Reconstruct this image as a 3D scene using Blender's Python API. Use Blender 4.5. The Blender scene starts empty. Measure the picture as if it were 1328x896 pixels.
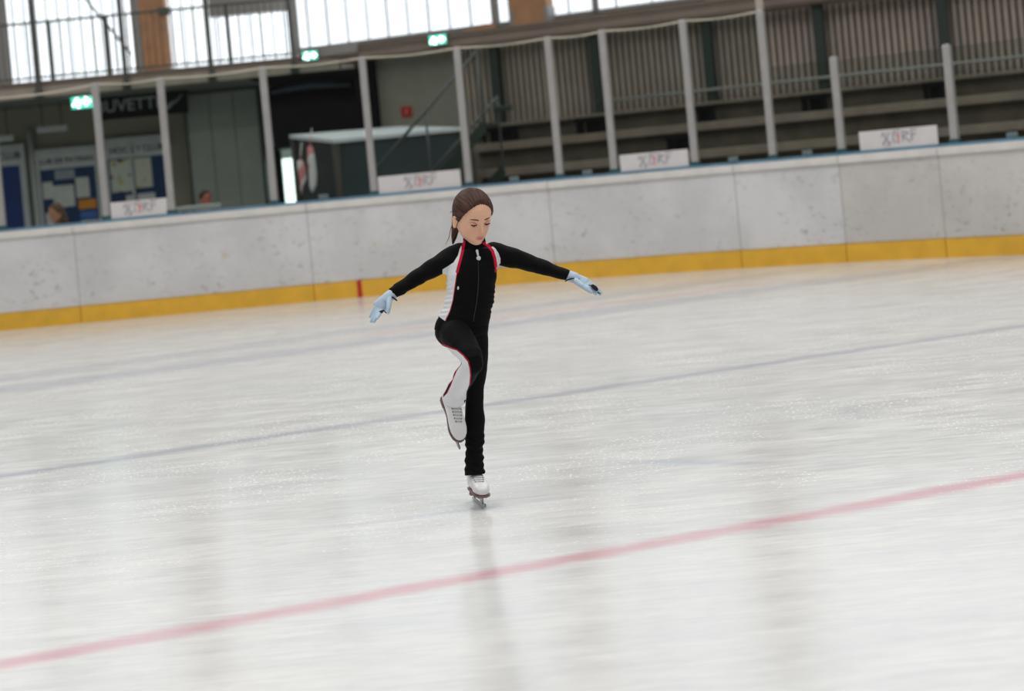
import bpy, bmesh, math, random
import numpy as np
from mathutils import Vector, Matrix

random.seed(7)
scene = bpy.context.scene
COL = scene.collection
FPX, CH, ROLL = 2000.0, 1.424, math.radians(5.35)   # focal length in pixels (1328 px frame), eye height, tilt of the camera
CX, CY = 664.0, 210.0                               # optical axis (horizon) in the frame
cr, sr = math.cos(ROLL), math.sin(ROLL)


def ray(px, py):
    dx, dy = px - CX, py - CY
    return (dx * cr - dy * sr) / FPX, (dx * sr + dy * cr) / FPX


def at(px, py, Y):
    u, v = ray(px, py)
    return Vector((u * Y, Y, CH - v * Y))


class Frame:
    """upright frame on the ground: t runs along it, n runs away from the camera side"""
    def __init__(self, ox, oy, ang):
        self.o = Vector((ox, oy, 0)); a = math.radians(ang)
        self.d = Vector((math.cos(a), -math.sin(a), 0)); self.n = Vector((math.sin(a), math.cos(a), 0))

    def p(self, t, n, z):
        return self.o + self.d * t + self.n * n + Vector((0, 0, z))

    def hit(self, px, py, n):
        u, v = ray(px, py)
        r = Vector((u, 1, -v)); c = Vector((0, 0, CH))
        base = self.o + self.n * n
        k = (base - c).dot(self.n) / r.dot(self.n)
        q = c + r * k
        return (q - self.o).dot(self.d), q.z


W0 = Frame(0, 0, 0)

# ------------------------------------------------------------------ mesh builder
class MB:
    def __init__(self):
        self.v = []; self.f = []; self.m = []; self.smooth = []

    def add(self, vs, fs, mi=0, smooth=False):
        b = len(self.v)
        self.v += [Vector(q) for q in vs]
        self.f += [tuple(b + i for i in f) for f in fs]
        self.m += [mi] * len(fs); self.smooth += [smooth] * len(fs)
        return self

    def hexa(self, c8, mi=0):
        return self.add(c8, [(0, 3, 2, 1), (4, 5, 6, 7), (0, 1, 5, 4), (1, 2, 6, 5), (2, 3, 7, 6), (3, 0, 4, 7)], mi)

    def box(self, fr, t0, t1, n0, n1, z0, z1, mi=0):
        c = [fr.p(t, n, z) for z in (z0, z1) for t, n in ((t0, n0), (t1, n0), (t1, n1), (t0, n1))]
        return self.hexa(c, mi)

    def bbox(self, fr, t0, t1, n0, n1, z0, z1, b=0.01, mi=0):
        """box with chamfered edges"""
        bm = bmesh.new()
        bmesh.ops.create_cube(bm, size=1)
        for q in bm.verts:
            q.co = Vector(((q.co.x + .5) * (t1 - t0), (q.co.y + .5) * (n1 - n0), (q.co.z + .5) * (z1 - z0)))
        bmesh.ops.bevel(bm, geom=bm.edges[:], offset=b, segments=2, affect='EDGES', profile=.6)
        bm.verts.index_update()
        vs = [fr.p(t0 + q.co.x, n0 + q.co.y, z0 + q.co.z) for q in bm.verts]
        fs = [tuple(q.index for q in f.verts) for f in bm.faces]
        bm.free()
        return self.add(vs, fs, mi)

    def prism(self, poly, depth, mi=0):
        """poly: list of Vector (planar loop), depth: Vector"""
        k = len(poly)
        vs = list(poly) + [p + depth for p in poly]
        fs = [tuple(range(k)), tuple(range(2 * k - 1, k - 1, -1))]
        fs += [(i, i + k, (i + 1) % k + k, (i + 1) % k) for i in range(k)]
        return self.add(vs, fs, mi)

    def tube(self, pts, rad, n=12, mi=0, caps=True, smooth=True, round_ends=False):
        pts = [Vector(p) for p in pts]
        if not hasattr(rad, '__len__'): rad = [rad] * len(pts)
        rad = list(rad)
        if round_ends:
            d0 = (pts[0] - pts[1]).normalized(); d1 = (pts[-1] - pts[-2]).normalized()
            r0, r1 = rad[0], rad[-1]
            steps = [0.995, .92, .75, .45]
            pre = [(pts[0] + d0 * r0 * s, r0 * math.sqrt(max(0, 1 - s * s))) for s in steps]
            post = [(pts[-1] + d1 * r1 * s, r1 * math.sqrt(max(0, 1 - s * s))) for s in reversed(steps)]
            pts = [p for p, _ in pre] + pts + [p for p, _ in post]
            rad = [r for _, r in pre] + rad + [r for _, r in post]
        t0 = (pts[1] - pts[0]).normalized()
        ref = Vector((0, 0, 1)) if abs(t0.z) < .9 else Vector((1, 0, 0))
        ax = t0.cross(ref).normalized()
        vs, fs = [], []
        for i, p in enumerate(pts):
            if i == 0: t = t0
            elif i == len(pts) - 1: t = (pts[i] - pts[i - 1]).normalized()
            else: t = ((pts[i + 1] - pts[i]).normalized() + (pts[i] - pts[i - 1]).normalized())
            t = t.normalized() if t.length > 1e-9 else t0
            ax = (ax - t * ax.dot(t)).normalized(); ay = t.cross(ax)
            for k in range(n):
                a = 2 * math.pi * k / n
                vs.append(p + (ax * math.cos(a) + ay * math.sin(a)) * rad[i])
        for i in range(len(pts) - 1):
            for k in range(n):
                k2 = (k + 1) % n
                fs.append((i * n + k, i * n + k2, (i + 1) * n + k2, (i + 1) * n + k))
        self.add(vs, fs, mi, smooth)
        if caps:
            b = len(self.v) - len(vs)
            self.f += [tuple(b + k for k in reversed(range(n))), tuple(b + (len(pts) - 1) * n + k for k in range(n))]
            self.m += [mi, mi]; self.smooth += [False, False]
        return self

    def loft(self, secs, n=24, mi=0, power=2.0):
        """secs: (centre, half axis vector a, half axis vector b); closed with points at both ends"""
        vs, fs = [], []
        for c, a, b in secs:
            for k in range(n):
                w = 2 * math.pi * k / n
                cc, ss = math.cos(w), math.sin(w)
                e = 2.0 / power
                vs.append(Vector(c) + Vector(a) * math.copysign(abs(cc) ** e, cc) + Vector(b) * math.copysign(abs(ss) ** e, ss))
        L = len(secs)
        for i in range(L - 1):
            for k in range(n):
                k2 = (k + 1) % n
                fs.append((i * n + k, i * n + k2, (i + 1) * n + k2, (i + 1) * n + k))
        fs.append(tuple(reversed(range(n)))); fs.append(tuple((L - 1) * n + k for k in range(n)))
        return self.add(vs, fs, mi, True)

    def ball(self, c, ax, ay, az, seg=20, rings=12, mi=0):
        c, ax, ay, az = Vector(c), Vector(ax), Vector(ay), Vector(az)
        vs = [c - az]; fs = []
        for i in range(1, rings):
            ph = -math.pi / 2 + math.pi * i / rings
            for k in range(seg):
                a = 2 * math.pi * k / seg
                vs.append(c + ax * (math.cos(ph) * math.cos(a)) + ay * (math.cos(ph) * math.sin(a)) + az * math.sin(ph))
        vs.append(c + az); top = len(vs) - 1
        for k in range(seg):
            k2 = (k + 1) % seg
            fs.append((0, 1 + k2, 1 + k)); fs.append((top, 1 + (rings - 2) * seg + k, 1 + (rings - 2) * seg + k2))
            for i in range(rings - 2):
                a = 1 + i * seg
                fs.append((a + k, a + k2, a + seg + k2, a + seg + k))
        return self.add(vs, fs, mi, True)

    def build(self, name, mats, parent=None, loc=None):
        me = bpy.data.meshes.new(name)
        org = Vector(loc) if loc is not None else (wloc(parent) if parent is not None else Vector((0, 0, 0)))
        me.from_pydata([tuple(q - org) for q in self.v], [], self.f)
        me.validate()
        if not isinstance(mats, (list, tuple)): mats = [mats]
        for m in mats: me.materials.append(m)
        if len(me.polygons) == len(self.f):
            me.polygons.foreach_set('material_index', self.m)
            me.polygons.foreach_set('use_smooth', self.smooth)
        bm = bmesh.new(); bm.from_mesh(me)
        bmesh.ops.recalc_face_normals(bm, faces=bm.faces[:])
        bm.to_mesh(me); bm.free()
        o = bpy.data.objects.new(name, me); COL.objects.link(o)
        if parent is not None: o.parent = parent
        else: o.location = org
        WL[o.name] = org
        return o


WL = {}


def wloc(o):
    return WL[o.name]


def empty(name, loc, label, cat, group=None):
    o = bpy.data.objects.new(name, None); COL.objects.link(o)
    o.location = loc; o.empty_display_size = .1
    WL[o.name] = Vector(loc)
    return tag(o, label, cat, group)


def tag(o, label=None, cat=None, group=None, kind=None):
    if label: o['label'] = label
    if cat: o['category'] = cat
    if group: o['group'] = group
    if kind: o['kind'] = kind
    return o


def text(name, body, origin, right, up, size, mat, parent, depth=.004, align='CENTER', bold=0.0):
    """lettering standing in the plane of right/up"""
    cu = bpy.data.curves.new(name, 'FONT')
    cu.body = body; cu.size = size; cu.extrude = depth; cu.align_x = align; cu.align_y = 'CENTER'; cu.offset = bold
    cu.materials.append(mat)
    tmp = bpy.data.objects.new(name, cu); COL.objects.link(tmp)
    dg = bpy.context.evaluated_depsgraph_get()
    me = bpy.data.meshes.new_from_object(tmp.evaluated_get(dg))
    bpy.data.objects.remove(tmp)
    r = Vector(right).normalized(); u = Vector(up).normalized(); w = r.cross(u)
    M = Matrix((r, u, w)).transposed().to_4x4(); M.translation = Vector(origin) - wloc(parent)
    me.transform(M); me.name = name
    o = bpy.data.objects.new(name, me); COL.objects.link(o); o.parent = parent
    WL[o.name] = wloc(parent)
    return o


# ------------------------------------------------------------------ materials
def lin(r, g, b):
    f = lambda c: (c / 255 / 12.92) if c / 255 <= .04045 else ((c / 255 + .055) / 1.055) ** 2.4
    return (f(r), f(g), f(b), 1)


class NT:
    def __init__(self, name):
        self.mat = bpy.data.materials.new(name); self.mat.use_nodes = True
        self.t = self.mat.node_tree; self.b = self.t.nodes['Principled BSDF']; self.out = self.t.nodes['Material Output']

    def n(self, typ, **kw):
        q = self.t.nodes.new(typ)
        for k, v in kw.items():
            if k == 'inp':
                for a, b in v.items(): self.set(q, a, b)
            else: setattr(q, k, v)
        return q

    def set(self, node, key, val):
        s = node.inputs[key]
        if isinstance(val, bpy.types.NodeSocket): self.t.links.new(val, s)
        else: s.default_value = val

    def math(self, op, a, b=0.0, c=0.0, clamp=False):
        q = self.n('ShaderNodeMath', operation=op, use_clamp=clamp)
        self.set(q, 0, a); self.set(q, 1, b)
        if op in ('MULTIPLY_ADD', 'SMOOTH_MIN'): self.set(q, 2, c)
        return q.outputs[0]

    def ramp(self, x, lo, hi, a=0.0, b=1.0):
        q = self.n('ShaderNodeMapRange', interpolation_type='SMOOTHSTEP')
        self.set(q, 'Value', x); self.set(q, 'From Min', lo); self.set(q, 'From Max', hi); self.set(q, 'To Min', a); self.set(q, 'To Max', b)
        return q.outputs[0]

    def mix(self, fac, a, b):
        q = self.n('ShaderNodeMix', data_type='RGBA')
        self.set(q, 0, fac); self.set(q, 6, a); self.set(q, 7, b)
        return q.outputs[2]

    def noise(self, vec, scale, detail=3, rough=.55):
        q = self.n('ShaderNodeTexNoise')
        self.set(q, 'Vector', vec); q.inputs['Scale'].default_value = scale; q.inputs['Detail'].default_value = detail; q.inputs['Roughness'].default_value = rough
        return q.outputs[0]

    def pos(self):
        return self.n('ShaderNodeNewGeometry').outputs['Position']

    def mapping(self, vec, rot=(0, 0, 0), scale=(1, 1, 1), loc=(0, 0, 0)):
        q = self.n('ShaderNodeMapping')
        self.set(q, 'Vector', vec); q.inputs['Rotation'].default_value = rot; q.inputs['Scale'].default_value = scale; q.inputs['Location'].default_value = loc
        return q.outputs[0]

    def P(self, **kw):
        for k, v in kw.items(): self.set(self.b, k.replace('_', ' '), v)
        return self


def flat(name, rgb, rough=.55, metal=0.0, vary=.06, scale=6.0, spec=.5, bump=0.0):
    """plain surface with slight procedural mottling"""
    q = NT(name); c = lin(*rgb)
    p = q.pos()
    nz = q.noise(p, scale, 4)
    f = q.ramp(nz, .3, .7)
    a = tuple(x * (1 - vary) for x in c[:3]) + (1,); b = tuple(min(1, x * (1 + vary)) for x in c[:3]) + (1,)
    q.P(Base_Color=q.mix(f, a, b), Roughness=rough, Metallic=metal)
    q.b.inputs['Specular IOR Level'].default_value = spec
    if bump:
        bn = q.n('ShaderNodeBump'); q.set(bn, 'Height', q.noise(p, scale * 8, 3)); bn.inputs['Strength'].default_value = bump; bn.inputs['Distance'].default_value = .01
        q.set(q.b, 'Normal', bn.outputs[0])
    return q.mat


def glow(name, rgb, strength):
    q = NT(name)
    q.P(Base_Color=(.02, .02, .02, 1), Emission_Color=lin(*rgb), Emission_Strength=strength)
    return q.mat
# ================================================================== ice
def ice_material():
    q = NT('ice_sheet')
    p = q.pos()
    sep = q.n('ShaderNodeSeparateXYZ'); q.set(sep, 0, p)
    X, Y = sep.outputs[0], sep.outputs[1]
    # skate-worn streaks, drawn out along the rink
    w1 = q.noise(q.mapping(p, (0, 0, math.radians(-9)), (1.0, 3.4, 1)), 1.3, 6, .62)
    w2 = q.noise(q.mapping(p, (0, 0, math.radians(6)), (2.2, 10, 1)), 1.6, 5, .65)
    w3 = q.noise(q.mapping(p, (0, 0, math.radians(24)), (1.2, 22, 1)), 2.0, 3, .6)
    big = q.noise(p, .35, 3)
    s = q.math('ADD', q.math('MULTIPLY', w1, .40), q.math('ADD', q.math('MULTIPLY', w2, .38), q.math('MULTIPLY', w3, .22)))
    f = q.ramp(s, .32, .68)
    col = q.mix(f, lin(199, 199, 198), lin(228, 227, 223))
    col = q.mix(q.ramp(big, .35, .7, 0, .35), col, lin(206, 210, 213))
    w4 = q.noise(q.mapping(p, (0, 0, -.1), (5, 13, 1)), 1.5, 4, .7)
    col = q.mix(q.ramp(w4, .45, .75, 0, .28), col, lin(186, 186, 188))
    # ice shavings: scattered bright specks
    fl = q.noise(q.mapping(p, (0, 0, .2), (28, 40, 1)), 1.8, 2, .5)
    patch = q.ramp(q.noise(p, 1.1, 3), .42, .62)
    fleck = q.math('MULTIPLY', q.ramp(fl, .62, .69), q.math('MULTIPLY', patch, q.ramp(Y, 5.0, 6.8)))
    col = q.mix(q.math('MULTIPLY', fleck, .75), col, lin(250, 249, 246))

    def stroke(x0, y0, slope, half, soft, wob=.0, xa=None, xb=None):
        """painted line y = y0 + slope (x - x0) under the ice"""
        d = q.math('SUBTRACT', Y, q.math('MULTIPLY_ADD', X, slope, y0 - slope * x0))
        d = q.math('ABSOLUTE', q.math('MULTIPLY', d, 1 / math.sqrt(1 + slope * slope)))
        if wob: d = q.math('ADD', d, q.math('MULTIPLY', q.math('SUBTRACT', w2, .5), wob))
        m = q.ramp(d, half - soft, half + soft, 1, 0)
        if xa is not None:
            m = q.math('MULTIPLY', m, q.math('MULTIPLY', q.ramp(X, xa - .5, xa + .5), q.ramp(X, xb - .5, xb + .5, 1, 0)))
        return m

    def arc(cx, cy, r, half, soft):
        dx = q.math('SUBTRACT', X, cx); dy = q.math('SUBTRACT', Y, cy)
        d = q.math('SQRT', q.math('ADD', q.math('MULTIPLY', dx, dx), q.math('MULTIPLY', dy, dy)))
        return q.ramp(q.math('ABSOLUTE', q.math('SUBTRACT', d, r)), half - soft, half + soft, 1, 0)

    fade = q.ramp(w1, .3, .7, .75, 1)
    red = q.math('MULTIPLY', stroke(0, 5.455, .344, .058, .050, .10), fade)
    col = q.mix(q.math('MULTIPLY', red, .72), col, lin(200, 136, 148))
    blue = q.math('MULTIPLY', stroke(0, 9.27, .344, .07, .065, .10), fade)
    col = q.mix(q.math('MULTIPLY', blue, .62), col, lin(150, 155, 172))
    b2 = q.math('MULTIPLY', stroke(0, 13.75, .37, .26, .2, .4), fade)
    col = q.mix(q.math('MULTIPLY', b2, .55), col, lin(160, 166, 182))
    b3 = q.math('MULTIPLY', stroke(0, 15.0, .45, .24, .2, .4, -6.5, 2.6), fade)
    col = q.mix(q.math('MULTIPLY', b3, .5), col, lin(164, 170, 184))
    r2 = stroke(0, 14.35, .37, .16, .15, .2, -1.6, 2.2)
    col = q.mix(q.math('MULTIPLY', r2, .35), col, lin(214, 160, 156))
    m1 = stroke(.68, 6.95, -.55, .05, .05, .08, .42, 1.0)
    col = q.mix(q.math('MULTIPLY', m1, .45), col, lin(150, 160, 180))
    m2 = stroke(-.3, 6.42, .18, .03, .03, .05, -.9, .1)
    col = q.mix(q.math('MULTIPLY', m2, .35), col, lin(165, 175, 190))
    rough = q.ramp(s, .35, .65, .13, .24)
    rough = q.math('ADD', rough, q.math('MULTIPLY', fleck, .3))
    q.P(Base_Color=col, Roughness=rough, IOR=1.31)
    bn = q.n('ShaderNodeBump'); q.set(bn, 'Height', q.math('ADD', w3, q.math('MULTIPLY', fleck, .6))); bn.inputs['Strength'].default_value = .035; bn.inputs['Distance'].default_value = .02
    q.set(q.b, 'Normal', bn.outputs[0])
    return q.mat


# ================================================================== rink boards: straight run, then a long bend
YB, RB, XB = 18.25, 12.0, -2.3


def bc(s, off=0.0):
    """point on the board line (off > 0 is behind it), and its frame"""
    if s <= 0:
        return Vector((XB + s, YB + off, 0)), 0.0
    a = s / RB
    return Vector((XB + (RB + off) * math.sin(a), YB - RB + (RB + off) * math.cos(a), 0)), math.degrees(a)


def s_at(px, py, off=0.0):
    u, _ = ray(px, py)
    lo, hi = -30.0, 12.0
    for _ in range(60):
        m = (lo + hi) / 2
        p, _a = bc(m, off)
        if p.x - u * p.y < 0: lo = m
        else: hi = m
    return (lo + hi) / 2


def strip(mb, s0, s1, n0, n1, z0, z1, mi=0, step=.25):
    k = max(1, int(math.ceil((s1 - s0) / step)))
    vs, fs = [], []
    for i in range(k + 1):
        s = s0 + (s1 - s0) * i / k
        for off, z in ((n0, z0), (n1, z0), (n1, z1), (n0, z1)):
            p, _ = bc(s, off); vs.append(p + Vector((0, 0, z)))
    for i in range(k):
        a, b = i * 4, i * 4 + 4
        fs += [(a + j, a + (j + 1) % 4, b + (j + 1) % 4, b + j) for j in range(4)]
    fs += [(3, 2, 1, 0), tuple(k * 4 + j for j in range(4))]
    mb.add(vs, fs, mi)


def board_mat(name, rgb):
    q = NT(name); p = q.pos()
    c = lin(*rgb)
    n1 = q.noise(p, 1.3, 5, .6)
    col = q.mix(q.ramp(n1, .35, .68), tuple(x * .90 for x in c[:3]) + (1,), tuple(x * 1.05 for x in c[:3]) + (1,))
    # puck and stick scuffs
    sc = q.noise(q.mapping(p, scale=(1, 1, 1.5)), 11, 5, .72)
    pt = q.noise(p, 1.7, 3)
    sep = q.n('ShaderNodeSeparateXYZ'); q.set(sep, 0, p)
    low = q.ramp(sep.outputs[2], .2, 1.0, 1, .45)
    m = q.math('MULTIPLY', q.math('MULTIPLY', q.ramp(sc, .55, .66), q.ramp(pt, .36, .6)), low)
    col = q.mix(q.math('MULTIPLY', m, .62), col, lin(118, 114, 106))
    sc2 = q.noise(q.mapping(p, (0, .5, 0), (3, 3, 12)), 3, 4, .6)
    col = q.mix(q.math('MULTIPLY', q.ramp(sc2, .62, .75), .25), col, lin(140, 138, 134))
    yl = q.noise(p, 5, 2)
    col = q.mix(q.math('MULTIPLY', q.ramp(yl, .70, .76), .35), col, lin(205, 170, 110))
    q.P(Base_Color=col, Roughness=.42)
    return q.mat


M = {}
M['board'] = board_mat('scuffed_board', (216, 215, 216))
M['board_beige'] = board_mat('scuffed_board_beige', (206, 203, 199))
M['kick'] = flat('yellow_kick_plastic', (230, 178, 58), .4, vary=.07, scale=5)
M['cap'] = flat('cream_cap_plastic', (222, 218, 214), .4, vary=.05)
M['blue_rail'] = flat('blue_rail_plastic', (96, 136, 160), .4, vary=.12, scale=4)
M['red'] = flat('red_marking', (190, 40, 36), .45)
M['post'] = flat('anodised_post', (176, 174, 172), .38, .35, vary=.05)
M['post_dark'] = flat('teal_shoe', (38, 78, 84), .5)
M['banner'] = flat('white_banner', (214, 210, 210), .5, vary=.03)
M['ink'] = flat('grey_ink', (164, 160, 168), .6)
M['ink_red'] = flat('faded_red_ink', (206, 138, 140), .6)
M['joint'] = flat('dark_joint', (150, 145, 138), .7)

ice = MB()
ice.add([(-40, -3, 0), (40, -3, 0), (40, 40, 0), (-40, 40, 0)], [(0, 1, 2, 3)])
ice_o = ice.build('floor', ice_material())
tag(ice_o, 'white skate-worn ice of the rink with a faded red line', kind='structure')

seams = [-9.0, s_at(100, 350), s_at(403, 330), s_at(716, 300), s_at(958, 290), s_at(1094, 280), s_at(1222, 260), 9.5]
blabels = ['white rink board section farthest left, below the dark blue club panel',
           'white rink board section below the two notice boards and the white logo banner between posts',
           'scuffed white rink board section whose yellow kick strip carries the red mark',
           'white rink board section just right of the skater, ending under the third logo banner',
           'short white rink board section below the tallest glass post',
           'slightly beige rink board section under the lone logo banner at the low glass',
           'beige-white rink board section farthest right with orange scuffs']
for i, lab in enumerate(blabels):
    s0, s1 = seams[i] + .004, seams[i + 1] - .004
    p, _ = bc((s0 + s1) / 2)
    root = empty('rink_board', p, lab, 'rink board', 'rink boards behind the skater')
    a = MB(); strip(a, s0, s1, .0, .05, .205, 1.09); a.build('panel', M['board_beige' if i >= 5 else 'board'], root)
    a = MB(); strip(a, s0, s1, -.018, .05, .0, .2); k = a.build('kick_strip', M['kick'], root)
    k['label'] = 'yellow kick strip'
    if i == 2:
        s = s_at(466.5, 373)
        b = MB(); strip(b, s - .028, s + .028, -.021, -.016, .0, .201); b.build('goal_mark', M['red'], k)['label'] = 'red mark across the yellow strip'
    a = MB(); strip(a, s0, s1, -.03, .06, 1.085, 1.16); strip(a, s0, s1, -.022, .06, 1.07, 1.085); a.build('cap_rail', M['cap'], root)
    a = MB(); strip(a, s0, s1, .06, .17, 1.0, 1.19); a.build('blue_rail', M['blue_rail'], root)['label'] = 'blue rail behind the cream cap'
    a = MB(); strip(a, s0, s1, .06, .16, .0, 1.0, step=.6); a.build('back_frame', M['post'], root)
    a = MB(); strip(a, s1 - .001, s1 + .007, .002, .04, .205, 1.075); a.build('joint', M['joint'], root)

# ---- posts standing in the blue rail
posts = [((-14, 190), (4, 297)), ((124.6, 109), (139.5, 285)), ((208, 102), (224, 277)), ((339, 88), (357, 266)), ((469, 75), (486.3, 254)),
         ((592, 62), (609.2, 240)), ((710, 49), (727, 229)), ((781, 40), (797.5, 223)), ((885, 27), (902.5, 213)), ((983.5, 14), (1003.5, 205)),
         ((1080, 75), (1092.8, 197)), ((1226.7, 59), (1239.5, 185)), ((1372, 40), (1384, 173))]
plabels = ['pale metal glass post at the left edge, in front of the dark blue club panel',
           'pale metal glass post left of the hockey notice board, by the lit exit sign',
           'pale metal glass post in front of the right end of the dark bar sign',
           'pale metal glass post just left of the bright glowing doorway',
           'pale metal glass post at the left end of the second logo banner',
           'pale metal glass post above the skater, at the right end of the second logo banner',
           'pale metal glass post first to the right of the skater',
           'pale metal glass post at the left end of the third logo banner',
           'pale metal glass post at the right end of the third logo banner',
           'tallest pale metal glass post, where the tall glass meets the low glass',
           'short pale metal glass post left of the lone logo banner on low glass',
           'short pale metal glass post right of the lone logo banner on low glass',
           'short pale metal glass post farthest right']
OFF = .115
PS, PTOP = [], []
for (t, b), lab in zip(posts, plabels):
    s = s_at(b[0], b[1], OFF); p, ang = bc(s, OFF)
    _, v = ray(*t); ztop = CH - v * p.y
    if t[0] < 0: ztop = 2.75
    PS.append(s); PTOP.append(ztop)
    if t[0] > 1328: continue
    fr = Frame(p.x, p.y, ang)
    root = empty('glass_post', fr.p(0, 0, 1.191), lab, 'post', 'posts holding the rink glass')
    a = MB(); a.bbox(fr, -.04, .04, -.05, .03, 1.191, ztop, .008); a.build('upright', M['post'], root)
    a = MB(); a.bbox(fr, -.055, .055, -.058, .038, 1.191, 1.235, .008); a.build('shoe', M['post_dark'], root)['label'] = 'dark teal shoe'
    a = MB(); a.bbox(fr, -.034, .034, -.045, .025, ztop, ztop + .012, .005); a.build('end_cap', M['post'], root)

# ---- glass
def glass_mat():
    q = NT('rink_glass')
    tr = q.n('ShaderNodeBsdfTransparent'); tr.inputs[0].default_value = (.86, .90, .875, 1)
    gl = q.n('ShaderNodeBsdfGlossy'); gl.inputs['Roughness'].default_value = .03
    fz = q.n('ShaderNodeFresnel'); fz.inputs[0].default_value = 1.45
    mx = q.n('ShaderNodeMixShader')
    q.set(mx, 0, q.math('MULTIPLY', fz.outputs[0], .6)); q.t.links.new(tr.outputs[0], mx.inputs[1]); q.t.links.new(gl.outputs[0], mx.inputs[2])
    q.t.links.new(mx.outputs[0], q.out.inputs[0])
    return q.mat


M['glass'] = glass_mat()
glabels = ['clear glass pane in front of the blue club panel and the left notice board',
           'clear glass pane in front of the hockey notice board, above the first logo banner',
           'clear glass pane in front of the grey sheet-metal wall',
           'clear glass pane in front of the glowing doorway and black tarpaulin',
           'clear glass pane above the second logo banner, in front of the stair rails',
           'clear glass pane right of the skater head, before the stair top',
           'narrow clear glass pane next left of the third logo banner',
           'clear glass pane above the third logo banner',
           'tall clear glass pane farthest right in the tall run',
           'low glass pane next to the tallest post',
           'low glass pane behind the lone logo banner',
           'low glass pane farthest right']
for i, lab in enumerate(glabels):
    zt = min(PTOP[i], PTOP[i + 1]) - .02
    s0, s1 = PS[i] + .06, PS[i + 1] - .06
    a = MB(); strip(a, s0, s1, OFF - .006, OFF + .006, 1.197, zt, step=5)
    o = a.build('rink_glass', M['glass'], None, bc((s0 + s1) / 2, OFF)[0] + Vector((0, 0, 1.195)))
    tag(o, lab, 'glass pane', 'glass panes above the rink boards')

# ---- logo banners between posts and little white tags on the cap
def banner(pa, pb, ztop, lab, n=.075):
    s0, s1 = s_at(*pa, n), s_at(*pb, n)
    p, ang = bc((s0 + s1) / 2, n)
    root = empty('logo_banner', p + Vector((0, 0, 1.191)), lab, 'banner', 'white logo banners on the boards')
    w = (s1 - s0) / 2
    fr = Frame(p.x, p.y, ang)
    a = MB(); a.bbox(fr, -w, w, 0, .012, 1.191, ztop, .004); a.build('sheet', M['banner'], root)
    zc = (1.21 + ztop) / 2; h = (ztop - 1.20) * .36
    g = MB()
    def sg(x0, z0, x1, z1, r=.007, mi=0):
        g.tube([fr.p(x0, -.002, zc + z0 * h), fr.p(x1, -.002, zc + z1 * h)], r, 6, mi)
    sg(-.17, 1, -.09, -1); sg(-.09, .9, -.17, -1); sg(-.19, .3, -.12, .9, .005); sg(-.13, -1.25, -.07, -.6, .005)
    sg(.05, .9, .05, -.7); sg(.05, .9, .12, .6); sg(.12, .6, .05, .1); sg(.06, .1, .13, -.8)
    sg(.15, 1.1, .15, -.6); sg(.15, 1.1, .21, 1.0); sg(.15, .3, .20, .3); sg(-.06, .9, .03, 1.1, .005)
    sg(-.05, .5, -.05, -.5, .006); sg(-.05, .5, -.01, .7, .006); sg(-.05, -.5, -.02, -.8, .006)
    g.build('lettering', M['ink'], root)['label'] = 'faded grey angular letters'
    g = MB()
    g.ball(fr.p(.01, -.001, zc + .25 * h), Vector((.022, 0, 0)), Vector((0, .004, 0)), Vector((0, 0, h * .45)))
    g.ball(fr.p(.006, -.001, zc - .5 * h), Vector((.014, 0, 0)), Vector((0, .004, 0)), Vector((0, 0, h * .5)))
    g.build('emblem', M['ink_red'], root)['label'] = 'faded red figure in the middle of the letters'


banner((144.5, 284), (218, 277), 1.385, 'white logo banner in front of the hockey notice board, leftmost of the banners')
banner((491, 252), (598.5, 241), 1.395, 'white logo banner between posts above and left of the skater head')
banner((804.5, 222), (893.5, 213), 1.385, 'white logo banner between two tall posts right of the skater')
banner((1115, 195), (1217, 186), 1.395, 'free-standing white logo banner on the low glass at right')

tags_ = [((420, 262), 'small pale tag at the foot of the glass, below the booth'), ((667, 236), 'small pale tag at the foot of the glass, right of the skater head'),
         ((762, 226), 'small pale tag at the foot of the glass, left of the third banner'), ((951, 209), 'small pale tag at the foot of the glass, left of the tallest post'),
         ((1047, 201), 'small pale tag at the foot of the low glass, right of the tallest post'), ((1313, 181), 'small pale tag at the foot of the low glass, farthest right')]
M['tag'] = flat('pale_tag', (176, 182, 190), .5)
for (px, py), lab in tags_:
    s = s_at(px, py, .16); p, ang = bc(s, .16); fr = Frame(p.x, p.y, ang)
    a = MB(); a.bbox(fr, -.055, .055, -.02, .02, 1.195, 1.25, .006)
    tag(a.build('glass_clamp', M['tag'], None, p + Vector((0, 0, 1.195))), lab, 'clamp', 'pale clamps at the foot of the glass')
# ================================================================== behind the boards
YL = 25.0                      # front edge of the balcony
A0 = at(440, 80, YL)
S = Frame(A0.x, YL, 22)        # the stands swing towards the camera to the right
M['slab'] = flat('balcony_concrete', (176, 166, 152), .8, vary=.12, scale=3)
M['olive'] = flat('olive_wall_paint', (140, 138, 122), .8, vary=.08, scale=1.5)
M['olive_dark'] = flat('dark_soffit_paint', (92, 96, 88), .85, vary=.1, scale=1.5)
M['sheet'] = flat('grey_sheet_metal', (150, 154, 148), .45, .3, vary=.08, scale=1.2)
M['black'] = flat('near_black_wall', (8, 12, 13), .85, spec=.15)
M['tarp'] = flat('black_tarpaulin', (5, 7, 9), .55, vary=.3, scale=2, spec=.2)
M['steel_dark'] = flat('dark_green_steel', (44, 56, 50), .5)
M['timber'] = flat('glued_timber', (190, 134, 88), .6, vary=.16, scale=4)
M['frame_grey'] = flat('grey_window_frame', (150, 150, 150), .5)
M['roller'] = flat('grey_roller_panel', (150, 148, 146), .7, vary=.05)
M['band'] = flat('brown_grey_fascia', (142, 126, 116), .75, vary=.1, scale=2)
M['band_dark'] = flat('brown_dark_fascia', (96, 84, 74), .75)
M['wallgrey'] = flat('beige_grey_wall', (150, 146, 134), .8, vary=.05)
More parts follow.
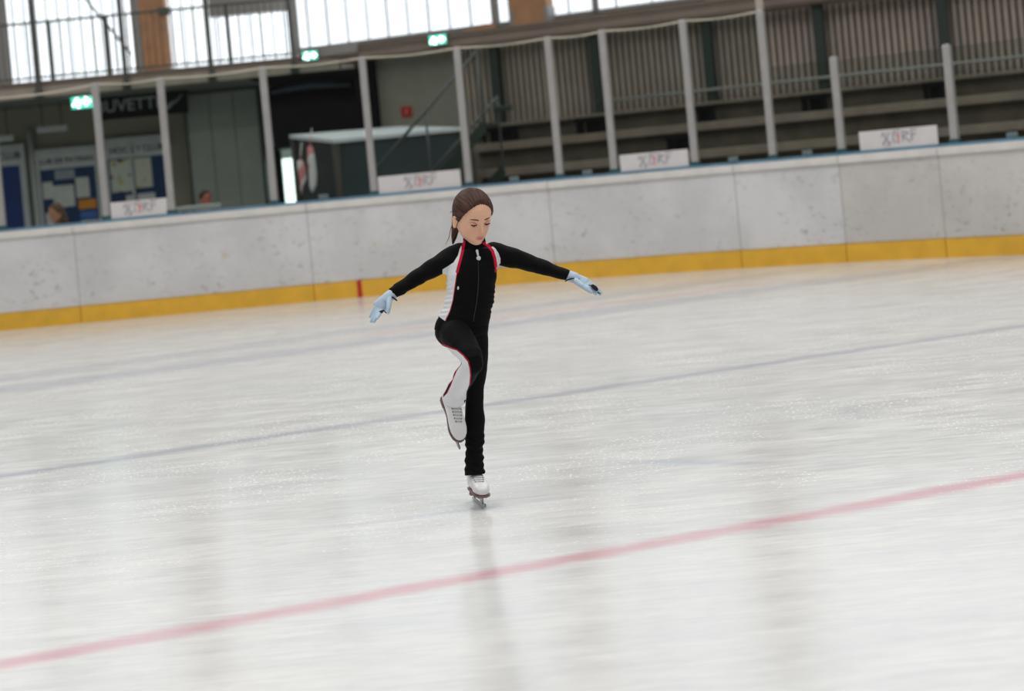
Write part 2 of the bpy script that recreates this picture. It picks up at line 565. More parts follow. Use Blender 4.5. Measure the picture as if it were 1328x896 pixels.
M['slat'] = flat('weathered_slats', (190, 174, 163), .75, vary=.1, scale=2)
M['slat_back'] = flat('green_grey_backing', (124, 120, 111), .85, vary=.1)
M['plank'] = flat('bench_planks', (134, 122, 110), .7, vary=.14, scale=3)
M['shaded_riser'] = flat('gap_shade_risers', (98, 90, 78), .85, vary=.2, scale=3)  # dark tone carries the shade of the open gaps under the planks
M['rope'] = flat('cream_rope', (206, 196, 180), .8)
M['white_paint'] = flat('white_board_frame', (188, 192, 194), .5)
M['navy'] = flat('navy_felt', (18, 54, 98), .8, vary=.1)
M['deep_blue'] = flat('deep_blue_panel', (0, 46, 118), .6, vary=.1)
M['paper'] = flat('white_paper', (206, 206, 204), .8)
M['ink_dark'] = flat('dark_lettering', (40, 46, 54), .7)
M['day'] = glow('daylit_polycarbonate', (238, 246, 252), 1.8)
M['day_wide'] = glow('daylit_glazing', (232, 240, 246), 1.7)


def rect(fr, n, x0, y0, x1, y1, px=None):
    """(t0, t1, z0, z1) in plane n of a frame for a picture-measured extent: x at mid height, y0 top, y1 bottom"""
    ym, xm = (y0 + y1) / 2, (x0 + x1) / 2
    t0, _ = fr.hit(x0, ym, n); t1, _ = fr.hit(x1, ym, n)
    _, z1 = fr.hit(xm, y0, n); _, z0 = fr.hit(xm, y1, n)
    return t0, t1, z0, z1


def struct(name, mb, mat, label=None):
    o = mb.build(name, mat); tag(o, label, kind='structure'); return o


# ---- ground behind the boards, balcony, walls under it
a = MB(); a.box(W0, -16, 18, 18.75, 34, -.25, -.01); struct('floor_walkway', a, M['slab'], 'concrete walkway behind the rink boards')
zb1 = at(0, 110, YL).z; zb0 = at(0, 131, YL).z
a = MB(); a.box(W0, -16, A0.x, YL, 29.6, zb0, zb1); a.box(W0, -16, A0.x, YL - .04, YL, zb1 - .07, zb1, 1)
o = struct('slab_balcony', a, [M['slab'], M['band_dark']], 'beige concrete balcony edge running across the upper left')
xr = W0.hit(243, 180, 27.0)[0]
xk = W0.hit(343, 120, 26.5)[0]
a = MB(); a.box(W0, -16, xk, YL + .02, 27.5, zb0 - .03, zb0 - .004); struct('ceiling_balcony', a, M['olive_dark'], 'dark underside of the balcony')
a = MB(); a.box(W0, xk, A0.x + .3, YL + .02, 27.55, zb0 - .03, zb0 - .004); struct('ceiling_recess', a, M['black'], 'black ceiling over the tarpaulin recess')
a = MB(); a.box(W0, -16, xr, 27.0, 27.2, 0, zb0); struct('wall_left', a, M['olive'], 'olive grey wall under the balcony')
x0, x1, _, _ = rect(W0, 26.6, 245, 110, 338, 265)
sheet = empty('sheet_metal_partition', (x0, 26.6, 0), 'tall grey sheet-metal partition wall between the bar sign and the black tarpaulin', 'partition')
a = MB(); k = 3
for i in range(k):
    w = (x1 - x0) / k; a.bbox(W0, x0 + i * w + .004, x0 + (i + 1) * w - .004, 26.6, 26.66, 0, zb0 - .09, .006)
a.build('panel', M['sheet'], sheet)
a = MB(); a.box(W0, x0 - .03, x1 + .06, 26.58, 26.7, zb0 - .09, zb0 - .005); a.box(W0, x1, x1 + .06, 26.58, 26.7, 0, zb0 - .09); a.box(W0, x0 - .03, x0, 26.58, 26.7, 0, zb0 - .09)
a.build('frame', M['steel_dark'], sheet)
xd = W0.hit(492, 180, 27.6)[0]
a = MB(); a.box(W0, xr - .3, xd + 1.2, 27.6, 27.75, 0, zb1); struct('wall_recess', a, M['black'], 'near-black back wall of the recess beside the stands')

# ---- balcony railing
zt = at(135, 21, 25.2).z
rail = empty('balcony_railing', (-6, 25.2, zb1), 'dark metal balcony railing with thin upright bars before the bright ribbed windows', 'railing')
xe = W0.hit(384, 40, 25.2)[0]
a = MB(); a.bbox(W0, -12, xe, 25.18, 25.22, zt - .02, zt + .02, .006); a.build('handrail', M['steel_dark'], rail)
a = MB(); a.bbox(W0, -12, xe, 25.185, 25.215, zb1 + .06, zb1 + .09, .005); a.build('bottom_rail', M['steel_dark'], rail)
a = MB(); x = -12.0
while x < xe - .03:
    a.tube([(x, 25.2, zb1 + .06), (x, 25.2, zt)], .0075, 6); x += .108
a.build('baluster_grille', M['steel_dark'], rail)
for px, py in ((66, 70), (140, 60), (297, 55)):
    x, _ = W0.hit(px, py, 25.2)
    a = MB(); a.bbox(W0, x - .03, x + .03, 25.16, 25.24, zb1, zt + .02, .006); a.build('post', M['steel_dark'], rail)
p0, p1 = at(112, 0, 25.2), at(170, 70, 25.2)
p00 = p0 + (p0 - p1) * .8
a = MB(); a.tube([p00, p1], .02, 8); a.build('brace', M['steel_dark'], rail)
for (px, py), lab in (((45, 60), 'tall dark net pole on the balcony edge, leftmost'), ((159, 55), 'tall dark net pole on the balcony edge, just left of the wide timber column'),
                      ((271, 55), 'tall dark net pole on the balcony edge, just right of the wide timber column'), ((377.5, 40), 'tall dark net pole at the right end of the balcony railing')):
    x, _ = W0.hit(px, py, 24.95)
    r = empty('net_pole', (x, 24.95, zb0), lab, 'pole', 'tall poles on the balcony edge')
    a = MB(); a.bbox(W0, x - .035, x + .035, 24.91, 24.98, zb0 + .02, 7.2, .008); a.build('shaft', M['steel_dark'], r)
    a = MB(); a.bbox(W0, x - .06, x + .06, 24.90, 24.999, zb0 + .0, zb0 + .12, .008); a.build('bracket', M['steel_dark'], r)

# ---- windows above
def ribbed(name, fr, n, t0, t1, z0, z1, mat, pitch, rib, label, rail_z=None, wide=False):
    r = empty(name, fr.p((t0 + t1) / 2, n, z0), label, 'window'); r['kind'] = 'structure'; del r['category']
    a = MB(); a.box(fr, t0, t1, n, n + .04, z0, z1); a.build('glazing', mat, r)
    a = MB(); t = t0 + pitch * .5
    while t < t1:
        a.box(fr, t - rib, t + rib, n - .03, n, z0, z1); t += pitch
    a.build('mullions', M['frame_grey'], r)
    a = MB()
    a.box(fr, t0 - .06, t0, n - .05, n + .06, z0 - .06, z1 + .06); a.box(fr, t1, t1 + .06, n - .05, n + .06, z0 - .06, z1 + .06)
    a.box(fr, t0 - .06, t1 + .06, n - .05, n + .06, z0 - .06, z0); a.box(fr, t0 - .06, t1 + .06, n - .05, n + .06, z1, z1 + .06)
    a.build('frame', M['frame_grey'], r)
    return r


ZT = 10.0
NW = 29.0
xw = lambda px: W0.hit(px, 60, NW)[0]
ribbed('window_1', W0, NW, xw(13), xw(174), zb1 + .06, ZT, M['day'], .21, .012, 'bright ribbed window left of the wide timber column')
ribbed('window_2', W0, NW, xw(218), xw(383), zb1 + .06, ZT, M['day'], .21, .012, 'bright ribbed window right of the wide timber column')
ribbed('window_5', W0, NW, xw(-330), xw(-8), zb1 + .06, ZT, M['day'], .21, .012, 'bright ribbed window beyond the left edge')
x0, x1, z0, _ = rect(W0, 28.7, 270, 0, 376, 17)
a = MB(); a.bbox(W0, x0, x1, 28.7, 28.96, z0, z0 + .9, .01)
t = a
tag(t.build('roller_blind', M['roller'], None, (x0, 28.8, z0)), 'grey roller blind covering the upper part of the right ribbed window', 'blind')
def column(fr, n, x0, x1, ym, z0, label, d=.35):
    t0, _ = fr.hit(x0, ym, n); t1, _ = fr.hit(x1, ym, n)
    r = empty('timber_column', fr.p((t0 + t1) / 2, n, z0), label, 'column', 'glued timber columns between the windows')
    a = MB(); a.bbox(fr, t0, t1, n, n + d, z0, ZT, .02); a.build('shaft', M['timber'], r)
    for u0, u1 in ((t0 - .02, t0 + .05), (t1 - .05, t1 + .02)):
        a = MB(); a.box(fr, u0, u1, n - .015, n + d, z0, z0 + .3); a.build('steel_shoe', M['frame_grey'], r)


column(W0, 28.4, 183, 216, 50, zb1, 'wide orange-brown timber column between the two ribbed windows at upper left')
x, z = W0.hit(213, 15, 28.3)
a = MB(); a.bbox(W0, x - .1, x + .1, 28.2, 28.39, z - .07, z + .07, .02)
a.tube([(x, 28.39, z), (x, 28.45, z)], .02, 8)
tag(a.build('floodlight', M['steel_dark'], None, (x, 28.39, z)), 'small dark lamp box fixed to the wide timber column', 'lamp')
# beam band and the glazing behind it
_, bz1 = S.hit(640, 36, 0); _, bz0 = S.hit(640, 57, 0)
band = MB(); band.box(S, -.02, 14, 0, .3, bz0, bz1); band.box(S, -.02, 14, -.03, 0, bz1 - .09, bz1 - .02, 1); band.box(S, -.02, 14, -.03, 0, bz0, bz0 + .05, 1)
struct('beam_stands', band, [M['band'], M['band_dark']], 'long brown-grey beam above the stands')
NS = 2.4
tw = lambda px, py=20: S.hit(px, py, NS)[0]
_, zs = S.hit(560, 45, NS)
a = MB(); a.box(S, -1.2, 14, NS, NS + .2, 2.5, zs); struct('wall_upper', a, M['band_dark'], 'dark brown parapet under the upper windows')
ribbed('window_3', S, NS, tw(386), tw(640), zs + .06, ZT, M['day_wide'], .40, .012, 'large white window between the railing and the second timber column')
ribbed('window_4', S, NS, tw(648), tw(661), zs + .06, ZT, M['day_wide'], .40, .012, 'narrow white window strip left of the second timber column')
column(S, NS - .35, 661, 709, 12, zs - .1, 'orange-brown timber column above the skater between white windows')
ribbed('window_6', S, NS, tw(716), tw(770), zs + .06, ZT, M['day_wide'], .62, .012, 'white window with rounded corner right of the second timber column')
ribbed('window_7', S, NS, tw(778), tw(912), zs + .06, ZT, M['day_wide'], .62, .012, 'white window running out along the beam at top right')
column(S, NS - .35, 916, 962, 4, zs - .1, 'orange-brown timber column at the right end of the upper windows')
a = MB(); a.box(S, tw(966), 14, NS, NS + .2, zs, 4.3); struct('wall_upper_right', a, M['black'], 'dark wall above the right stands')
ribbed('unseen_window_8', S, NS, tw(966), 13.9, 4.36, ZT, M['day_wide'], .62, .012, 'unseen glowing window strip added above the right stands')  # out-of-view glowing strip, added to brighten the ice by reflection
q = [S.hit(596, 42, NS - .5), S.hit(641, 37, NS - .5), S.hit(641, 30, NS - .5), S.hit(627, 31, NS - .5)]
a = MB(); a.prism([S.p(t, NS - .5, z) for t, z in q], S.n * .12)
tag(a.build('timber_brace', M['timber'], None, S.p(q[0][0], NS - .5, q[0][1])), 'slanting brown timber brace at the lower right of the large white window', 'brace')
t0, t1, z0, z1 = rect(S, -.1, 413, 59, 462, 71)
a = MB(); a.bbox(S, t0, t1, -.16, -.032, z0, z1, .01); tag(a.build('cable_box', M['roller'], None, S.p(t0, -.06, z0)), 'pale grey box on the beam right of the second lit exit sign', 'box')

# ---- exit signs
M['exit_glow'] = glow('exit_sign_green', (90, 238, 205), 1.7)
M['exit_white'] = glow('exit_sign_white', (225, 255, 248), 7.0)
M['exit_case'] = flat('exit_sign_case', (70, 84, 84), .5)


def exit_sign(fr, n, x0, y0, x1, y1, label, hang=None):
    t0, t1, z0, z1 = rect(fr, n, x0, y0, x1, y1)
    r = empty('exit_sign', fr.p((t0 + t1) / 2, n, z1), label, 'exit sign', 'lit green exit signs')
    a = MB(); a.bbox(fr, t0, t1, n, n + .06, z0, z1, .01); a.build('housing', M['exit_case'], r)
    a = MB(); a.box(fr, t0 + .02, t1 - .02, n - .006, n, z0 + .02, z1 - .02); a.build('lit_panel', M['exit_glow'], r)
    w, h = t1 - t0, z1 - z0; tc, zc = (t0 + t1) / 2, (z0 + z1) / 2
    a = MB()
    P = lambda x, z: fr.p(tc + x * w, n - .008, zc + z * h)
    a.prism([P(.02, .12), P(.16, .12), P(.16, .32), P(.42, 0), P(.16, -.32), P(.16, -.12), P(.02, -.12)], fr.n * -.004)
    a.ball(P(-.2, .2), fr.d * .018, fr.n * .003, Vector((0, 0, .018)), 10, 6)
    a.prism([P(-.30, .14), P(-.12, .14), P(-.04, .0), P(-.11, -.06), P(-.08, -.36), P(-.2, -.36), P(-.24, -.16), P(-.40, -.28), P(-.40, -.12), P(-.30, -.02)], fr.n * -.004)
    a.build('arrow_symbol', M['exit_white'], r)['label'] = 'white running figure and arrow'
    if hang:
        for s in (-.3, .3):
            a = MB(); a.tube([fr.p(tc + s * w, n + .03, z1 - .005), fr.p(tc + s * w, n + .03, hang)], .008, 6); a.build('hanger', M['exit_case'], r)


exit_sign(W0, 25.4, 91, 122, 121, 142, 'lit green exit sign hanging under the balcony, left of the bar sign', zb0)
exit_sign(W0, 24.8, 391, 65, 413, 79, 'lit green exit sign at the end of the balcony railing')
exit_sign(S, -.1, 555, 44, 580, 59, 'lit green exit sign on the brown beam under the large white window')

# ---- bar sign, boards and door on the left wall
t0, t1, z0, z1 = rect(W0, 26.0, 129, 118, 243, 151)
r = empty('bar_sign', ((t0 + t1) / 2, 26.0, z0), 'dark bar sign reading BUVETTE with a pale stick emblem', 'sign')
a = MB(); a.bbox(W0, t0, t1, 26.0, 26.08, z0, z1, .012); a.build('board', M['black'], r)
M['sign_grey'] = flat('sign_lettering_grey', (150, 156, 156), .6)
tc = W0.hit(169, 134, 25.99)[0]
text('lettering', 'BUVETTE', (tc - .02, 25.995, (z0 + z1) / 2), (1, 0, 0), (0, 0, 1), .285, M['sign_grey'], r, .004, bold=.004)
q = [W0.hit(*p, 25.99) for p in ((217, 140), (222, 134), (228, 131), (236, 122))]
a = MB(); a.tube([(x, 25.992, z) for x, z in q], [.035, .03, .018, .014], 8); a.build('emblem', M['sign_grey'], r)['label'] = 'pale hockey stick shape'
for s in (t0 + .2, t1 - .2):
    a = MB(); a.tube([(s, 26.04, z1 - .01), (s, 26.04, zb0 + .01)], .015, 8); a.build('hanger', M['steel_dark'], r)
# board with two panes (right)
def notice(x0, y0, x1, y1, label, header, mull, papers, n=26.9, hsize=.14, zlow=None, head_h=.30):
    t0, t1, z0, z1 = rect(W0, n, x0, y0, x1, y1)
    if zlow is not None: z0 = zlow
    r = empty('notice_board', ((t0 + t1) / 2, n, z0), label, 'notice board', 'club notice boards on the wall')
    a = MB(); a.box(W0, t0, t1, n, n + .09, z0, z1); a.build('backing', M['navy'], r)
    a = MB(); e = .055
    a.bbox(W0, t0 - e, t0, n - .04, n + .09, z0 - e, z1 + e, .006); a.bbox(W0, t1, t1 + e, n - .04, n + .09, z0 - e, z1 + e, .006)
    a.bbox(W0, t0, t1, n - .04, n + .09, z0 - e, z0, .006); a.bbox(W0, t0, t1, n - .04, n + .09, z1, z1 + e, .006)
    if mull: 
        tm = t0 + (t1 - t0) * mull; a.bbox(W0, tm - .025, tm + .025, n - .045, n + .0, z0, z1, .006)
    a.build('frame', M['white_paint'], r)
    a = MB(); a.bbox(W0, t0 + .002, t1 - .002, n - .02, n - .001, z1 - head_h, z1 - .002, .004); h = a.build('header', M['white_paint'], r)
    w, hh = t1 - t0, z1 - head_h - z0
    for body, fx in header:
        text('lettering', body, (t0 + w * fx, n - .023, z1 - head_h * .55), (1, 0, 0), (0, 0, 1), hsize, M['ink_dark'], h, .002, bold=.003)
    for nm, u0, v0, u1, v1, mat, lab in papers:
        a = MB(); a.box(W0, t0 + w * u0, t0 + w * u1, n - .012, n - .001, z1 - head_h - hh * v1, z1 - head_h - hh * v0)
        k = a.build(nm, mat, None, (t0 + w * (u0 + u1) / 2, n - .001, z1 - head_h - hh * v1))
        tag(k, lab, 'paper', 'papers pinned on the notice boards')
    return r


def sheetmat(name, base, blotches, seed):
    q = NT(name); p = q.pos(); col = lin(*base)
    for i, (rgb, sc, lo) in enumerate(blotches):
        col = q.mix(q.ramp(q.noise(q.mapping(p, loc=(seed + i * 3.1, i * 7.7, seed)), sc, 2), lo, lo + .06), col, lin(*rgb))
    q.P(Base_Color=col, Roughness=.7); return q.mat


M['poster1'] = sheetmat('event_poster_red', (200, 204, 196), [((120, 60, 44), 3.2, .56), ((190, 180, 90), 4, .60), ((110, 140, 120), 6, .6)], 2)
M['poster2'] = sheetmat('event_poster_yellow', (204, 204, 192), [((196, 190, 70), 3.0, .58), ((130, 150, 160), 6, .62)], 9)
M['orange'] = flat('orange_paper', (216, 140, 40), .7)
M['bluep'] = flat('blue_paper', (60, 110, 180), .7)
M['greypaper'] = flat('grey_paper', (150, 160, 170), .7)
pp = M['paper']
notice(141, 181, 215, 270, 'two-pane hockey club notice board behind the first logo banner', [('HOCK', .27), ('E', .45), ('Y', .56), ('CLUB', .82)], .42,
       [('poster', .03, .02, .39, .50, M['poster1'], 'poster with red-brown picture in the left pane of the hockey board'),
        ('poster', .46, .02, .76, .46, M['poster2'], 'poster with yellow heading in the right pane of the hockey board'),
        ('paper_sheet', .27, .56, .39, .9, pp, 'white sheet low in the left pane of the hockey board'),
        ('paper_sheet', .47, .55, .78, .82, pp, 'white sheet low in the right pane of the hockey board')], hsize=.15, zlow=.95)
notice(54, 195, 126, 290, 'figure skating club notice board crowded with papers, behind the woman with brown hair', [('CLUB DE PATINAGE', .5)], None,
       [('paper_sheet', .26, .02, .62, .14, M['greypaper'], 'grey sheet at the top middle of the skating board'),
        ('paper_sheet', .02, .16, .20, .38, pp, 'small white sheet at upper left of the skating board'),
        ('paper_sheet', .20, .22, .58, .50, pp, 'wide white sheet at the middle of the skating board'),
        ('paper_sheet', .62, .14, .86, .40, pp, 'white sheet at upper right of the skating board'),
        ('paper_sheet', .64, .43, .96, .55, M['orange'], 'orange notice at right of the skating board'),
        ('paper_sheet', .66, .58, .96, .68, M['bluep'], 'blue notice under the orange one on the skating board'),
        ('paper_sheet', .66, .70, .97, .95, pp, 'white sheet at lower right of the skating board'),
        ('paper_sheet', .03, .56, .30, .85, pp, 'white sheet at lower left of the skating board')], hsize=.125, zlow=.7)
# blue club panel with header
t0, t1, z0, z1 = rect(W0, 26.85, -60, 190, 33, 297)
r = empty('club_panel', ((t0 + t1) / 2, 26.85, .1), 'dark blue panel with white frame and CLUB heading at the left edge', 'display panel')
tb1 = W0.hit(29, 250, 26.85)[0]
_, zh = W0.hit(15, 215, 26.85)
a = MB(); a.box(W0, t0, tb1, 26.85, 26.97, .1, zh); a.build('blue_face', M['deep_blue'], r)
a = MB(); a.bbox(W0, tb1, tb1 + .1, 26.82, 26.97, .1, z1, .008); a.bbox(W0, t0, tb1, 26.82, 26.97, zh, z1, .008); a.bbox(W0, t0 - .1, t0, 26.82, 26.97, .1, z1, .008); h = a.build('white_frame', M['white_paint'], r)
tx = W0.hit(12, 205, 26.82)[0]
text('lettering', 'CLUB', (tx, 26.815, (zh + z1) / 2 - .02), (1, 0, 0), (0, 0, 1), .16, M['ink_dark'], h, .002, bold=.003)
x, _ = W0.hit(45, 240, 26.9)
a = MB(); a.tube([(x, 26.9, 0), (x, 26.9, zb0 - .4)], .05, 12, mi=0); tag(a.build('wall_pipe', M['white_paint'], None, (x, 26.9, 0)), 'pale vertical pipe between the blue panel and the skating notice board', 'pipe')
for (x0, y0, x1, y1), lab in (((48, 163, 88, 171), 'long pale lamp tube above the skating notice board'), ((-20, 176, 18, 184), 'long pale lamp tube above the blue club panel')):
    t0, t1, z0, z1 = rect(W0, 26.3, x0, y0, x1, y1)
    r = empty('tube_lamp', ((t0 + t1) / 2, 26.3, z1), lab, 'lamp', 'tube lamps under the balcony')
    a = MB(); a.bbox(W0, t0, t1, 26.26, 26.34, z0, z1, .02); a.build('diffuser', M['white_paint'], r)
    for s in (t0 + .1, t1 - .1):
        a = MB(); a.tube([(s, 26.3, z1 - .01), (s, 26.3, zb0 + .01)], .01, 6); a.build('hanger', M['steel_dark'], r)
# thin tray lying on the rail by the second head
t0, t1, z0, z1 = rect(W0, 19.1, 231, 266, 282, 272)
tr = empty('counter_ledge', ((t0 + t1) / 2, 19.1, 0), 'narrow white ledge table behind the glass before the grey partition', 'table')
a = MB(); a.bbox(W0, t0, t1, 18.95, 19.35, z0, z1, .012); a.build('tabletop', M['banner'], tr)
for s in (t0 + .06, t1 - .06):
    a = MB(); a.tube([(s, 19.15, 0), (s, 19.15, z0 + .005)], .02, 8); a.build('leg', M['steel_dark'], tr)

# ---- black tarpaulin heap, bright door
x0, x1, z0, z1 = rect(W0, 26.0, 346, 109, 482, 190)
r = empty('tarpaulin_stack', ((x0 + x1) / 2, 26.3, 0), 'big stack under a glossy black tarpaulin with rounded top, above the glowing doorway', 'tarpaulin')
secs = []
nn = 16
for i in range(nn + 1):
    w = i / nn; x = x0 + (x1 - x0) * w
    zc = z1 - .24 + .20 * math.sin(math.pi * min(1, w * 1.15 + .05)) ** .7 + .015 * math.sin(w * 31)
    secs.append((Vector((x, 26.4, (z0 + zc) / 2)), Vector((0, .42 + .02 * math.sin(w * 17), 0)), Vector((0, 0, (zc - z0) / 2))))
a = MB(); a.loft(secs, 32, power=4.5); a.build('cover', M['tarp'], r)
a = MB(); fp = [W0.hit(*p, 25.95) for p in ((352, 120), (372, 115), (400, 110), (425, 109), (452, 110))]  # paler tube puts the highlight on the tarpaulin top into colour
a.tube([(x, 25.99, z) for x, z in fp], [.03, .05, .07, .06, .03], 12, round_ends=True); a.build('cover_highlight', flat('blue_grey_highlight', (62, 72, 86), .45), r)['label'] = 'blue-grey highlight painted along the top'
for s in (x0 + .06, x1 - .06, (x0 + x1) / 2 + .3):
    a = MB(); a.bbox(W0, s - .05, s + .05, 26.3, 26.5, 0, z0 + .05, .01); a.build('leg', M['black'], r)
dx0, dx1, dz0, dz1 = rect(W0, 27.45, 357, 194, 387, 272)
r = empty('door_1', ((dx0 + dx1) / 2, 27.45, 0), 'doorway glowing with daylight between the partition and the booth', 'door'); del r['category']; r['kind'] = 'structure'
M['door_day'] = glow('door_daylight', (236, 255, 250), 2.4)
M['door_dim'] = glow('door_daylight_dim', (170, 186, 176), .45)
zm = dz1 - .16
a = MB(); a.box(W0, dx0, dx1, 27.46, 27.5, 0.02, zm); a.build('glazing', M['door_day'], r)
a = MB(); a.box(W0, dx0, dx1, 27.46, 27.5, zm, dz1); a.build('upper_glazing', M['door_dim'], r)
a = MB(); a.bbox(W0, dx0 - .07, dx0, 27.4, 27.58, 0, dz1 + .07, .008); a.bbox(W0, dx1, dx1 + .05, 27.4, 27.58, 0, dz1 + .07, .008); a.bbox(W0, dx0, dx1, 27.4, 27.58, dz1, dz1 + .07, .008)
a.build('frame', M['exit_case'], r)

# ---- booth with sloping white roof
N_ = at(432, 181, 20.7); L_ = at(375, 175, 22.4); R_ = at(601, 165, 21.7); B_ = at(520, 163.5, 23.4)
r = empty('booth', (N_.x, N_.y, 0), 'dark glazed booth with a sloping white roof behind the boards', 'booth')
dn = Vector((0, 0, -.05))
a = MB(); a.prism([N_, R_, B_, L_], dn); a.build('roof', flat('booth_roof_white', (212, 216, 220), .5), r)
M['booth_glass'] = flat('booth_dark_glass', (62, 72, 76), .18, vary=.12, scale=1.2)
M['booth_glass_left'] = flat('booth_brown_glass', (46, 48, 46), .22, vary=.2, scale=1.5)
M['booth_post'] = flat('booth_brown_post', (58, 52, 44), .6)
ins = lambda p: p + (Vector((( N_.x + R_.x + B_.x + L_.x) / 4, (N_.y + R_.y + B_.y + L_.y) / 4, p.z)) - p) * .05
def wallq(p, q, mat, nm):
    p, q = ins(p), ins(q)
    d = (q - p); d.z = 0; nrm = Vector((-d.y, d.x, 0)).normalized() * .04
    k = [Vector((p.x, p.y, 0)), Vector((q.x, q.y, 0)), Vector((q.x, q.y, q.z - .04)), Vector((p.x, p.y, p.z - .04))]
    a = MB(); a.prism(k, nrm); a.build(nm, mat, r)
wallq(N_, R_, M['booth_glass'], 'front_glazing'); wallq(L_, N_, M['booth_glass_left'], 'side_glazing'); wallq(R_, B_, M['booth_post'], 'end_wall'); wallq(B_, L_, M['booth_post'], 'back_wall')
for p in (N_, L_, R_):
    q = ins(p); a = MB(); a.tube([Vector((q.x, q.y, 0)), Vector((q.x, q.y, q.z - .04))], .05, 10); a.build('corner_post', M['booth_post'], r)
# two scarves hanging on the booth's side
M['scarf'] = sheetmat('white_pink_cloth', (226, 224, 224), [((214, 140, 142), 3.0, .5)], 4)
for pts, lab in ((((389, 208, .08), (391, 218, .11), (393, 231, .10), (391, 244, .03), (391, 252, .02)), 'short white and pink cloth hanging right of the glowing doorway'),
                 (((402, 190, .07), (404, 208, .11), (406, 226, .11), (406, 240, .10), (405, 249, .03)), 'long white and pink cloth hanging on the booth side')):
    secs = []
    for px, py, w in pts:
        p = at(px, py, 21.0)
        secs.append((p, Vector((w * .5, 0, 0)), Vector((0, .02, 0))))
    a = MB(); a.loft(secs, 16)
    tp = secs[0][0]; a.tube([tp, Vector((tp.x + .0, tp.y + .35, tp.z + .25))], .006, 6)
    tag(a.build('hanging_cloth', M['scarf'], None, tp), lab, 'cloth', 'cloths hanging by the booth')

# ---- stair with two handrails
ra0, ra1 = at(482, 226, 19.25), at(621, 63, 19.25); rb0, rb1 = at(560, 223, 20.15), at(646, 125, 20.15)
sl = (ra1.z - ra0.z) / (ra1.x - ra0.x)
r = empty('stair', (ra0.x, 19.7, 0), 'steep grey metal stair with two slanting handrails beside the stands', 'stairs')
M['rail_grey'] = flat('grey_handrail', (96, 98, 98), .5)
for q0, q1, lab in ((ra0, ra1, 0), (rb0, rb1, 1)):
    a = MB(); a.tube([q0, q1], .022, 10)
    for w in (.02, .5, .98):
        m = q0.lerp(q1, w); a.tube([m, Vector((m.x, m.y, max(.05, m.z - .95)))], .016, 8)
    a.build('handrail', M['rail_grey'], r)
    b0, b1 = q0 - Vector((0, 0, .95)), q1 - Vector((0, 0, .95))
    dd = (b0 - b1).normalized(); k = (b0.z - .04) / -dd.z if dd.z < 0 else 0
    b0 = b0 + dd * max(0, k)
    a = MB(); w = Vector((0, 0, .09)); a.prism([b0 - w, b1 - w, b1 + w, b0 + w], Vector((0, .03, 0))); a.build('stringer', M['steel_dark'], r)
a = MB(); k = 11
for i in range(k):
    z = .12 + i * .20; x = ra0.x + (z - (ra0.z - .95)) / sl
    a.bbox(W0, x - .1, x + .14, 19.27, 20.14, z - .02, z + .02, .005)
a.build('treads', M['steel_dark'], r)

# ---- wall beside the stands, slat wall, columns
def spx(px, py, n): return S.hit(px, py, n)[0]
SN = .34
ts0, tsl = spx(490, 110, SN), spx(602, 110, SN)
a = MB(); a.box(S, ts0, tsl, SN, SN + .12, 0, bz0 + .02); struct('wall_stairs', a, M['wallgrey'], 'plain beige-grey wall behind the stair')
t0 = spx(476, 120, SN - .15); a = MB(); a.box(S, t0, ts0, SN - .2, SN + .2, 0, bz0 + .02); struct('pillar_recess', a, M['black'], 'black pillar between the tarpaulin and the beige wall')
t0, t1, z0, z1 = rect(S, SN - .02, 520, 138, 534, 152)
r = empty('fire_sign', S.p((t0 + t1) / 2, SN, z0), 'small red fire equipment sign on the beige-grey wall', 'sign')
a = MB(); a.bbox(S, t0, t1, SN - .018, SN - .001, z0, z1, .005); a.build('plate', M['red'], r)
a = MB(); c = S.p((t0 + t1) / 2, SN - .02, (z0 + z1) / 2); a.tube([c + Vector((0, 0, -.05)), c + Vector((0, 0, .03))], .016, 8); a.tube([c + Vector((0, 0, .03)), c + S.d * .03 + Vector((0, 0, .055))], .007, 6)
a.build('symbol', M['ink_red'], r)
cols = [(645, 110), (774, 90), (920, 78), (1064, 55), (1223, 30)]
ct = [spx(px, py, .2) for px, py in cols] + [spx(1400, 10, .2), 13.8]
clab = ['dark steel column at the left end of the slat wall, above the stair', 'dark steel column behind the glass left of the third logo banner', 'dark steel column right of the post at the third logo banner',
        'dark steel column above the short post left of the lone banner', 'dark steel column above the short post right of the lone banner', 'dark steel column beyond the right edge']
for t, lab in zip(ct[:6], clab):
    r = empty('steel_column', S.p(t, .2, 0), lab, 'column', 'dark steel columns before the slat wall')
    a = MB()
    for n0, n1 in ((.12, .14), (.26, .28)): a.box(S, t - .075, t + .075, n0, n1, 0, bz0)
    a.box(S, t - .012, t + .012, .14, .26, 0, bz0); a.build('shaft', M['steel_dark'], r)
    a = MB(); a.bbox(S, t - .11, t + .11, .10, .30, 0, .03, .005); a.build('base_plate', M['steel_dark'], r)
edges_ = [tsl] + ct
_, zrail = S.hit(990, 109, .05)
slab_l = ['vertical slat wall left of the first steel column, behind the stair top', 'vertical slat wall between the first and second steel columns', 'vertical slat wall behind the third logo banner', 'vertical slat wall behind the tallest glass post',
          'vertical slat wall above the lone logo banner', 'vertical slat wall at the right edge', 'vertical slat wall beyond the right edge']
for i, lab in enumerate(slab_l):
    t0, t1 = edges_[i] + .004, edges_[i + 1] - .004
    r = empty('slat_wall', S.p((t0 + t1) / 2, SN, 0), lab, 'slat wall', 'slat wall sections behind the stands')
    a = MB(); a.box(S, t0, t1, SN + .06, SN + .1, 0, bz0); a.build('backing', M['slat_back'], r)
    a = MB(); t = t0 + .05
    while t < t1 - .03:
        a.box(S, t - .022, t + .022, SN, SN + .055, 1.9, bz0 - .01); t += .098
    a.build('slats', M['slat'], r)
